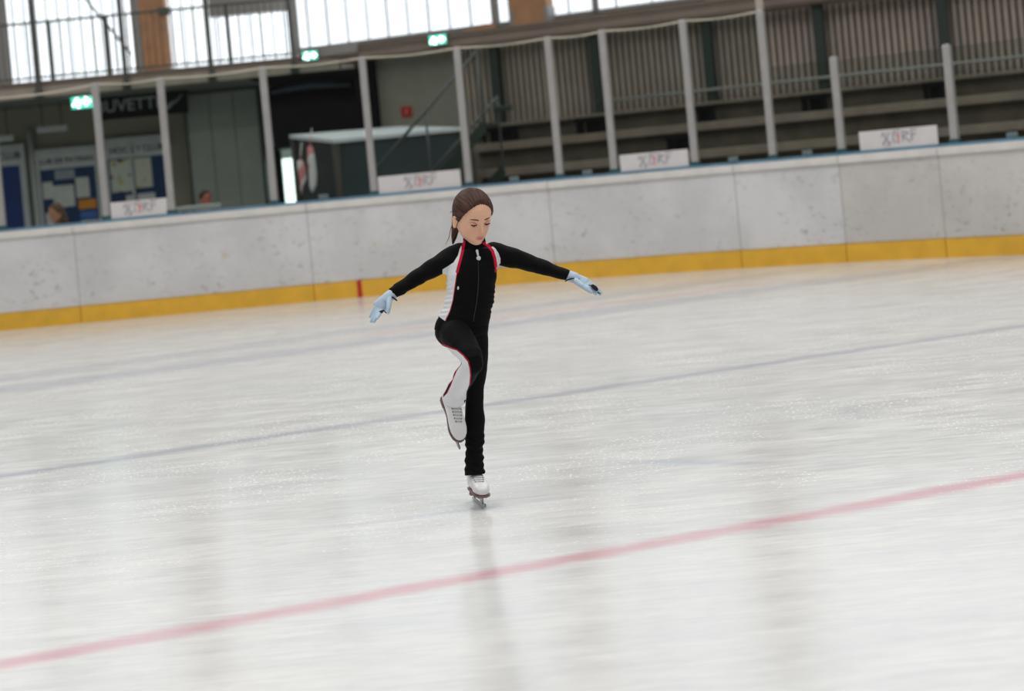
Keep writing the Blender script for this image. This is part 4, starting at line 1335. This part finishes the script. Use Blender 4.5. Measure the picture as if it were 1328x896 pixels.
zip_pts = [(617.8, 323), (619.5, 332), (620.3, 345), (620.5, 362), (619.5, 378), (617.5, 394), (615, 408), (613.5, 417)]
b = MB(); b.tube([on_front(jk, *p)[0] for p in zip_pts], .0022, 6); b.build('zip', flat('zip_dark', (34, 32, 36), .4), jk)['label'] = 'dark front zip'
M['zip_pull'] = flat('pale_zip_pull', (214, 212, 216), .35)
p1, n1 = on_front(jk, 618.6, 325.5, .003); p2, _ = on_front(jk, 620.4, 335, .004)
b = MB(); b.tube([p1, p1.lerp(p2, .55)], [.006, .0045], 10, round_ends=True); b.tube([p1.lerp(p2, .5), p2], .002, 6); b.ball(p2, Vector((.0095, 0, 0)), Vector((0, .003, 0)), Vector((0, 0, .0095)), 16, 8)
b.build('zip_pull', M['zip_pull'], jk)['label'] = 'pale zip pull with a round tag'
p1, n1 = on_front(jk, 594.2, 373.5, .0008)
b = MB(); b.ball(p1, Vector((.0042, 0, 0)), n1 * .0012, Vector((.001, 0, .0075)), 12, 8); b.build('logo', M['zip_pull'], jk)['label'] = 'tiny white logo'

# ---- trousers
mb = MB()
trunk(mb, 1.0, 403, None, -.003)
mb.ball(g(601, 431, .005), LX * .098, FWD * .078, Vector((0, 0, .050)), 30, 18)
mb.ball(g(582, 431, .01), LX * .058, FWD * .075, Vector((0, 0, .062)), 30, 18)
def leg(pts, rad, n=26):
    mb.tube(pts, rad, n)
leg(thigh_pts, [.066, .064, .056, .048, .042])
mb.ball(g(612.5, 471.5, -.262), Vector((.0455, 0, 0)), Vector((0, .042, 0)), Vector((0, 0, .0455)), 24, 16)
leg(sh, [.042, .043, .043, .040, .0405, .0485, .045])
leg(sl_, [.064, .062, .056, .047, .037, .0375, .0425, .0405, .0365, .0405, .0425, .041])
tr = remeshed('trousers', mb, .0036, M['suit'], girl, foot, smooth=3)
tr['label'] = 'black trousers with white stripe and red piping'
c = coords(tr)
# creases at the hem of the standing leg and behind the lifted knee
low = smoothstep(-c[:, 2], -.34, -.24) * (1 - smoothstep(-c[:, 2], -.1, -.02)) * (c[:, 1] > GY - .05)
ctr = g(615.5, 585, .01)
rad_ = np.hypot(c[:, 0] - ctr.x, c[:, 1] - ctr.y) + 1e-6
amp = low * .0022 * (np.sin(c[:, 2] * 210 + 2 * np.sin(c[:, 0] * 90)) + .6 * np.sin(c[:, 2] * 97 + 1))
c[:, 0] += (c[:, 0] - ctr.x) / rad_ * amp; c[:, 1] += (c[:, 1] - ctr.y) / rad_ * amp
c = wrinkle(tr, c, .0011, 8)
set_coords(tr, c)
tr.data.vertices.foreach_get('normal', nrm := np.empty(len(c) * 3)); nrm = nrm.reshape(-1, 3); front = -nrm[:, 1]
# project from the eye so that the depth of the lifted leg does not shear the pattern
up_ = c[:, 0] / c[:, 1] * GY; vp_ = (CH - (CH - c[:, 2]) / c[:, 1] * GY)
polyC = flatpts([(563, 441), (571, 447), (583, 451.5), (592, 454.5), (600, 461), (606.5, 469), (608.8, 478), (609.5, 487), (608.5, 499), (605, 508), (607, 534), (570, 534), (573.0, 516.5), (580, 510), (585, 499.5), (588.5, 490), (592.5, 481), (599, 471.3), (598, 469), (590, 463.5), (580, 458), (572, 452), (565, 446)])
lg = c[:, 1] < GY + .04 - (c[:, 2] < g(0, 495).z) * .055
lg &= (vp_ > g(602, 519).z) | (up_ < g(602.5, 528).x)
wC = poly_sd(up_, vp_, polyC); wC = np.where(lg, wC, -.02)
attr(tr, 'white', wC)
l1 = line_d(up_, vp_, flatpts([(563.5, 437), (571, 445.5), (583, 450.2), (592, 453.2), (600.6, 459.8), (607.5, 468), (609.9, 478), (610.5, 487), (609.3, 499)]))
l2 = line_d(up_, vp_, flatpts([(581, 459), (590, 464), (598.5, 470), (592, 481), (588, 490), (584.5, 499.5), (579, 510), (574, 516)]))
attr(tr, 'piping', np.where(lg & (front > -.5), np.maximum(.0019 - l1, .0014 - l2), -.02))

# ---- gloves: five separate fingers
M['glove'] = flat('pale_blue_knit', (182, 202, 220), .8, vary=.05, scale=60)
M['glove_palm'] = flat('black_glove_palm', (24, 18, 30), .8)
def glove(wr, palm, fingers, thumb, wristdir, label, r0=.024):
    mb = MB()
    mb.tube([wr - wristdir * .012, wr + wristdir * .012, palm[0]], [r0, r0 * .98, r0 * 1.02], 18, round_ends=True)
    mb.loft(palm_secs(palm), 22, power=2.4)
    for f in fingers: mb.tube(f[0], f[1], 12, round_ends=True)
    mb.tube(thumb[0], thumb[1], 12, round_ends=True)
    o = remeshed('glove', mb, .0017, M['glove'], girl, foot, smooth=1); o['label'] = label
    return o


def palm_secs(palm):
    wrist, knuck, side, nrm_, w0, w1, th_ = palm
    out = []
    for t, ww, tt in ((-.06, .55, .6), (.0, .8, .9), (.3, .95, 1.05), (.65, 1.0, 1.0), (.95, 1.0, .85), (1.06, .8, .55)):
        out.append((wrist.lerp(knuck, t), side * ((w0 + (w1 - w0) * max(0, min(1, t))) * ww), nrm_ * (th_ * tt)))
    return out


def hand(wr, wdir, kn, tips, bases_side, nrm_, thumb, label, palm_w=.031):
    side = (kn - wr).cross(nrm_).normalized(); nn = side.cross((kn - wr).normalized()).normalized()
    fl = []
    for i, (tip, bend) in enumerate(tips):
        off = (-1.5 + i) / 1.5
        base = kn + side * (bases_side * off * .76) - (kn - wr).normalized() * .006
        mid = base.lerp(tip, .52) + nn * bend
        r = (.0082, .0088, .0088, .0078)[i]
        fl.append(([base - (base - mid).normalized() * -.004, base.lerp(mid, .5) + nn * bend * .25, mid, mid.lerp(tip, .55) + nn * bend * .2, tip], [r * 1.05, r * 1.02, r, r * .94, r * .8]))
    mb = MB()
    mb.tube([wr - wdir * .014, wr + wdir * .008, wr.lerp(kn, .25)], [.0235, .0235, .022], 18, round_ends=True)
    mb.loft(palm_secs((wr, kn, side, nn, palm_w * .78, palm_w, .0135)), 22, power=2.4)
    for pts, rr in fl: mb.tube(pts, rr, 12, round_ends=True)
    mb.tube(thumb, [.0125, .0112, .0098, .0078], 12, round_ends=True)
    o = remeshed('glove', mb, .0017, M['glove'], girl, foot, smooth=1); o['label'] = label
    return o, side, nn, fl


# viewer's left: back of the hand to the camera, fingers together pointing down and out, thumb hanging apart
wR = g(504.5, 384.5, -.055); kR = g(490.5, 399.5, -.075)
tipsR = [(g(489.0, 412.5, -.12), .004), (g(485.2, 416.6, -.11), .003), (g(481.6, 416.6, -.095), .003), (g(480.2, 410.5, -.085), .003)]
hR, sR, nR, fR = hand(wR, (wrr - elr).normalized(), kR, tipsR, .021, Vector((.25, -.93, .25)), [g(505, 388, -.075), g(504.5, 395, -.095), g(503.8, 400.5, -.105), g(503.2, 405.0, -.108)], 'pale blue glove pointing down at viewer left')
b = MB(); b.tube([g(491.8, 407.0, -.098), g(494, 404.6, -.098), g(497.5, 402.4, -.096)], [.0075, .0075, .003], 10, round_ends=True); b.build('palm_patch', M['glove_palm'], hR)['label'] = 'black palm side'
b = MB(); b.tube([g(498.5, 403, -.10), g(500.5, 405.5, -.106), g(503.5, 406.3, -.108)], [.002, .0026, .0022], 8, round_ends=True); b.build('thumb_seam', M['glove_palm'], hR)
b = MB(); b.tube([g(509, 385.5, -.078), g(512, 387.5, -.078), g(514.5, 389.5, -.074)], [.003, .0038, .003], 8, round_ends=True); b.build('cuff_tab', M['glove_palm'], hR)
# viewer's right: hand stretched out, palm edge and fingertips dropping
wL = g(743, 359.5, .0); kL = g(760, 368.0, -.01)
tipsL = [(g(779.5, 379.8, .01), .005), (g(778.0, 381.0, -.01), .006), (g(772.5, 381.0, -.03), .008), (g(767.0, 379.5, -.045), .010)]
hL, sL, nL, fL = hand(wL, (wrl - ell).normalized(), kL, tipsL, .024, Vector((.35, -.75, .55)), [g(747, 364.5, -.03), g(755, 370.5, -.05), g(761, 375, -.055), g(766.5, 378.6, -.055)], 'pale blue glove stretched out at viewer right')
b = MB(); b.tube([g(768.5, 370.6, -.040), g(771.2, 372.6, -.042), g(773.6, 375.2, -.040)], [.0068, .0092, .0078], 10, round_ends=True); b.tube([g(763.5, 369.5, -.04), g(767, 371, -.045)], [.0015, .0028], 8, round_ends=True); b.build('palm_patch', M['glove_palm'], hL)['label'] = 'black patch by the fingers'
b = MB(); b.tube([g(775.5, 379.2, -.028), g(778.2, 380.6, -.022)], [.003, .0022], 8, round_ends=True); b.build('fingertip_patch', M['glove_palm'], hL)
b = MB(); b.tube([g(733, 364.8, -.03), g(736, 363.0, -.032), g(740, 361.5, -.032), g(744.5, 361.0, -.030)], [.002, .003, .0036, .002], 8, round_ends=True); b.build('cuff_tab', M['glove_palm'], hL)

# ---- white figure skates
M['boot'] = flat('white_skate_leather', (226, 226, 226), .35, vary=.03, scale=20)
M['sole'] = flat('maroon_brown_sole', (124, 94, 98), .45)
M['blade'] = flat('skate_steel', (150, 152, 156), .25, .85)
M['lace'] = flat('grey_laces', (176, 176, 180), .8)
M['eyelet'] = flat('dark_eyelets', (110, 104, 106), .5)


def skate(T, label):
    """local: y forward (toe), z up, sole top at z = 0"""
    R = T.to_3x3()
    X_, Y_, Z_ = R @ Vector((1, 0, 0)), R @ Vector((0, 1, 0)), R @ Vector((0, 0, 1))
    P = lambda x, y, z: T @ Vector((x, y, z))
    mb = MB()
    secs = []
    for y, hw, h, z0 in ((-.066, .012, .030, .004), (-.060, .024, .058, .0), (-.04, .0285, .085, .0), (-.01, .0285, .095, .0), (.02, .029, .086, .0), (.05, .031, .072, .0), (.08, .0345, .060, .0), (.11, .0345, .050, .0), (.132, .029, .041, .001), (.146, .020, .030, .003), (.152, .010, .018, .006)):
        secs.append((P(0, y, z0 + h / 2), X_ * hw, Z_ * (h / 2)))
    mb.loft(secs, 28, power=2.7)
    sh_ = []
    for z, hw, dp, y in ((.03, .029, .040, -.018), (.07, .0285, .040, -.016), (.10, .0275, .037, -.020), (.128, .029, .038, -.024)):
        sh_.append((P(0, y, z), X_ * hw, Y_ * dp))
    mb.loft(sh_, 28, power=2.3)
    o = remeshed('skate', mb, .0026, M['boot'], girl, foot, smooth=2); o['label'] = label
    out = [(-.068, .018), (-.060, .027), (-.03, .030), (.0, .026), (.03, .026), (.06, .032), (.09, .0375), (.115, .037), (.136, .031), (.150, .020), (.156, .006)]
    loop = [P(x * .94, y, -.005) for y, x in out] + [P(-x * .94, y, -.005) for y, x in reversed(out)]
    b = MB(); b.prism(loop, Z_ * .0075)
    hl_ = [(-.068, .018), (-.060, .027), (-.03, .029), (-.005, .024)]
    b.prism([P(x * .66, y, -.024) for y, x in hl_] + [P(-x * .66, y, -.024) for y, x in reversed(hl_)], Z_ * .020)
    b.build('sole', M['sole'], o)['label'] = 'maroon brown sole and heel'
    b = MB()
    prof = [(-.085, -.046), (-.088, -.051), (-.06, -.0545), (.02, -.056), (.10, -.055), (.135, -.051), (.156, -.046), (.170, -.040), (.168, -.028), (.140, -.030), (.12, -.038), (.04, -.041), (-.05, -.040)]
    b.prism([P(-.0022, y, z) for y, z in prof], X_ * .0044)
    for (ya, yb, yc, yd) in ((-.062, -.030, -.052, -.040), (.065, .125, .085, .118)):   # two stanchions with plates
        zt_ = -.024 if ya < 0 else -.007
        b.prism([P(-.003, ya, zt_), P(-.003, yb, zt_), P(-.003, yd, -.040), P(-.003, yc, -.040)], X_ * .006)
        b.prism([P(-.020, ya - .004, zt_ - .001), P(.020, ya - .004, zt_ - .001), P(.020, yb + .004, zt_ - .001), P(-.020, yb + .004, zt_ - .001)], Z_ * -.004)
    b.build('blade', M['blade'], o)['label'] = 'steel blade with toe pick'
    return o, P


def laces(o, rows, org=None):
    """rows: pairs of picture-measured points lying on the boot"""
    b = MB(); e = MB()
    for (a_, c_) in rows:
        p, n_ = on_front(o, *a_, .0012); q, n2 = on_front(o, *c_, .0012); m, n3 = on_front(o, (a_[0] + c_[0]) / 2, (a_[1] + c_[1]) / 2, .002)
        b.tube([p, m, q], .0016, 6)
        for w_, nn in ((p, n_), (q, n2)): e.ball(w_, Vector((.003, 0, 0)), Vector((0, .0025, 0)), Vector((0, 0, .003)), 8, 6)
    b.build('laces', M['lace'], o); e.build('eyelets', M['eyelet'], o)


# standing skate: toe towards the viewer and a little to the right, blade on the ice
yw = math.radians(14)
f_ = Vector((math.sin(yw), -math.cos(yw), 0)); z_ = Vector((.03, 0, 1)).normalized(); x_ = f_.cross(z_).normalized(); z_ = x_.cross(f_)
Ts = Matrix((x_, f_, z_)).transposed().to_4x4(); Ts.translation = Vector((g(617.5, 640, .0).x, GY + .03, .0565))
so, _ = skate(Ts, 'white skate standing on the ice')
laces(so, [((612.5, 617.5), (625.5, 616.8)), ((613.8, 620.2), (626.3, 619.5)), ((615, 622.8), (626.8, 622)), ((616.5, 625.2), (626.6, 624.6))])
# lifted skate: toe hanging down, sole turned away
f_ = Vector((.045, -.105, -.155)).normalized(); z_ = Vector((.30, -.77, .50)); z_ = (z_ - f_ * z_.dot(f_)).normalized(); x_ = f_.cross(z_).normalized()
Th = Matrix((x_, f_, z_)).transposed().to_4x4(); Th.translation = g(583.5, 531, .0)
ho, _ = skate(Th, 'white skate lifted with toe hanging down')
laces(ho, [((586.5, 530), (597.5, 530.5)), ((587.3, 534), (597.8, 534.5)), ((588.3, 538), (598, 538.5)), ((589.5, 542.5), (598.2, 542.8)), ((591, 546.5), (598.2, 546.8))])

# ------------------------------------------------------------------ two people behind the boards
def bystander(px, py, Y, yaw, pitch, hgt, label, hairrgb, toprgb, skinrgb, long_hair, scl=1.12):
    hc = at(px, py, Y); T = rot_head(hc, yaw, pitch)
    base = Vector((hc.x, Y + .06, 0)); H = hc.z
    mb = MB(); head_mb(T, mb, scl)
    tp = Vector((hc.x, Y + .07, 0))
    zf = lambda f: Vector((tp.x, tp.y, H * f))
    mb.tube([zf(.98), zf(.90), zf(.84)], [.05, .05, .06], 16)
    sh_z, hip_z = H * .85, H * .52
    X_, Yv = Vector((math.cos(math.radians(yaw)), math.sin(math.radians(yaw)), 0)), Vector((-math.sin(math.radians(yaw)), math.cos(math.radians(yaw)), 0))
    mb.loft([(zf(.88), X_ * .07, Yv * .06), (zf(.855), X_ * .15, Yv * .085), (zf(.80), X_ * .175, Yv * .10), (zf(.70), X_ * .16, Yv * .11), (zf(.60), X_ * .145, Yv * .10), (zf(.52), X_ * .165, Yv * .12), (zf(.47), X_ * .14, Yv * .10)], 28)
    legs, arms = [], []
    for s in (-1, 1):
        lg = [zf(.50) + X_ * .08 * s, zf(.27) + X_ * .085 * s, zf(.045) + X_ * .09 * s]; legs.append(lg)
        mb.tube(lg, [.085, .056, .036], 16, round_ends=True)
        ft = [zf(.03) + X_ * .09 * s + Yv * .03, zf(.022) + X_ * .095 * s - Yv * .14]; mb.tube(ft, [.032, .026], 12, round_ends=True)
        am = [zf(.835) + X_ * .165 * s, zf(.66) + X_ * .21 * s, zf(.56) + X_ * .17 * s - Yv * .16]; arms.append(am)
        mb.tube(am, [.047, .038, .026], 14, round_ends=True)
        d = (am[2] - am[1]).normalized(); hb = am[2] + d * .05; sd = X_
        mb.ball(am[2] + d * .035, sd * .030, d * .045, d.cross(sd).normalized() * .013, 12, 8)
        for i in range(4):
            b0 = am[2] + d * .07 + sd * (-.022 + .0147 * i); ln_ = (.055, .065, .06, .048)[i]
            mb.tube([b0, b0 + d * ln_ * .5, b0 + d * ln_ + Vector((0, 0, -.015))], [.0085, .008, .007], 8, round_ends=True)
        t0 = am[2] + d * .03 - sd * s * .026
        mb.tube([t0, t0 + d * .03 - sd * s * .016, t0 + d * .055 - sd * s * .018], [.011, .010, .008], 8, round_ends=True)
    sk = skin_mat('bystander_skin', skinrgb, (skinrgb[0] - 30, skinrgb[1] - 60, skinrgb[2] - 50))
    o = remeshed('person', mb, .006, sk, None, base, smooth=1); tag(o, label, 'person')
    attr(o, 'lip', np.zeros(len(o.data.vertices))); attr(o, 'blush', np.zeros(len(o.data.vertices)))
    R = T.to_3x3()
    def ex(m):
        if long_hair:
            for s, a0 in ((-1, .0), (1, .0), (.5, .03), (-.5, .03)):
                m.tube([T @ (Vector((.066 * s, .03 + a0, .04)) * scl), T @ (Vector((.080 * s, .045 + a0, -.05)) * scl), T @ (Vector((.088 * s, .05 + a0, -.14)) * scl), T @ (Vector((.08 * s, .045 + a0, -.24)) * scl)], [.03, .034, .034, .012], 12, round_ends=True)
        else:
            m.ball(T @ (Vector((0, .10, .02)) * scl), R @ Vector((.035, 0, 0)), R @ Vector((0, .03, 0)), R @ Vector((0, 0, .035)), 16, 10)
    hair_cap('hair', T, o, hair_mat('bystander_hair', hairrgb), base, scale=scl, extra=ex)
    for s in (-1, 1):
        b = MB(); b.ball(T @ (Vector((.030 * s, -.076, -.007)) * scl), R @ Vector((.011, 0, 0)), R @ Vector((0, .006, 0)), R @ Vector((0, 0, .005)), 10, 6); b.build('eye', M['iris'], o)
        b = MB(); b.tube([T @ (Vector((s * x, -.0815 + .25 * x * x * 10, .014 + .004 * math.sin(x * 60))) * scl) for x in (.014, .026, .038, .046)], .0022, 6); b.build('eyebrow', M['brow'], o)
    mb = MB()
    mb.loft([(zf(.885), X_ * .075, Yv * .068), (zf(.86), X_ * .155, Yv * .092), (zf(.80), X_ * .185, Yv * .11), (zf(.70), X_ * .17, Yv * .12), (zf(.60), X_ * .158, Yv * .115), (zf(.50), X_ * .178, Yv * .132)], 28)
    for am in arms: mb.tube([am[0], am[1], am[1].lerp(am[2], .92)], [.056, .047, .036], 14, round_ends=True)
    remeshed('jacket', mb, .008, flat('bystander_jacket', toprgb, .8), o, base, smooth=2)
    mb = MB(); mb.loft([(zf(.54), X_ * .168, Yv * .124), (zf(.48), X_ * .165, Yv * .12), (zf(.45), X_ * .13, Yv * .09)], 24)
    for lg in legs: mb.tube([lg[0], lg[1], lg[1].lerp(lg[2], .9)], [.095, .066, .050], 14)
    remeshed('trousers', mb, .008, flat('bystander_trousers', (40, 42, 50), .8), o, base, smooth=2)
    return o


bystander(73, 276, 20.6, -38, 8, 1.5, 'woman with loose brown hair behind the glass at far left, only her head visible', (92, 68, 52), (46, 40, 38), (196, 138, 112), True)
bystander(266.5, 257.5, 21.2, 40, 4, 1.5, 'person with tied-back hair and reddish face behind the glass before the grey partition', (62, 40, 32), (150, 152, 156), (190, 112, 92), False, 1.0)
# ================================================================== light and camera
w = bpy.data.worlds.new('World'); scene.world = w; w.use_nodes = True
nt = w.node_tree; bg = nt.nodes['Background']
# hall light: bright overhead, dim towards the far walls
tc_ = nt.nodes.new('ShaderNodeTexCoord'); sp_ = nt.nodes.new('ShaderNodeSeparateXYZ'); nt.links.new(tc_.outputs['Generated'], sp_.inputs[0])
mr_ = nt.nodes.new('ShaderNodeMapRange'); mr_.interpolation_type = 'SMOOTHSTEP'
for k_, v_ in (('From Min', .18), ('From Max', .75), ('To Min', .12), ('To Max', .80)): mr_.inputs[k_].default_value = v_
nt.links.new(sp_.outputs[2], mr_.inputs['Value']); nt.links.new(mr_.outputs[0], bg.inputs[1])
bg.inputs[0].default_value = (1.0, .99, .975, 1)
for i, (x, y) in enumerate(((-5, 4), (3, 4), (-5, 12), (3, 12))):  # unseen area lights added overhead to give the light direction
    l = bpy.data.lights.new('overhead_fill', 'AREA'); l.shape = 'RECTANGLE'; l.size = 5; l.size_y = 1.2; l.energy = 200; l.color = (1, .98, .95)
    o = bpy.data.objects.new('overhead_fill', l); COL.objects.link(o); o.location = (x, y, 9.0)
cam = bpy.data.cameras.new('camera'); co = bpy.data.objects.new('camera', cam); COL.objects.link(co)
cam.sensor_fit = 'HORIZONTAL'; cam.sensor_width = 36.0; cam.lens = 36.0 * FPX / 1328.0
# level camera at eye height, tilted about its own axis; the frame is the lower part of the picture circle
right = Vector((cr, 0, -sr)); upv = Vector((sr, 0, cr))
Mx = Matrix((right, upv, Vector((0, -1, 0)))).transposed().to_4x4(); Mx.translation = (0, 0, CH)
co.matrix_world = Mx
cam.shift_y = -(448.0 - CY) / 1328.0; cam.shift_x = 0.0
cam.clip_end = 200
cam.dof.use_dof = True; cam.dof.focus_distance = 6.5; cam.dof.aperture_fstop = 2.0
scene.camera = co
vs_ = scene.view_settings
vs_.view_transform = 'Standard'; vs_.look = 'None'; vs_.gamma = 1.0; vs_.use_curve_mapping = False; vs_.exposure = 0.0
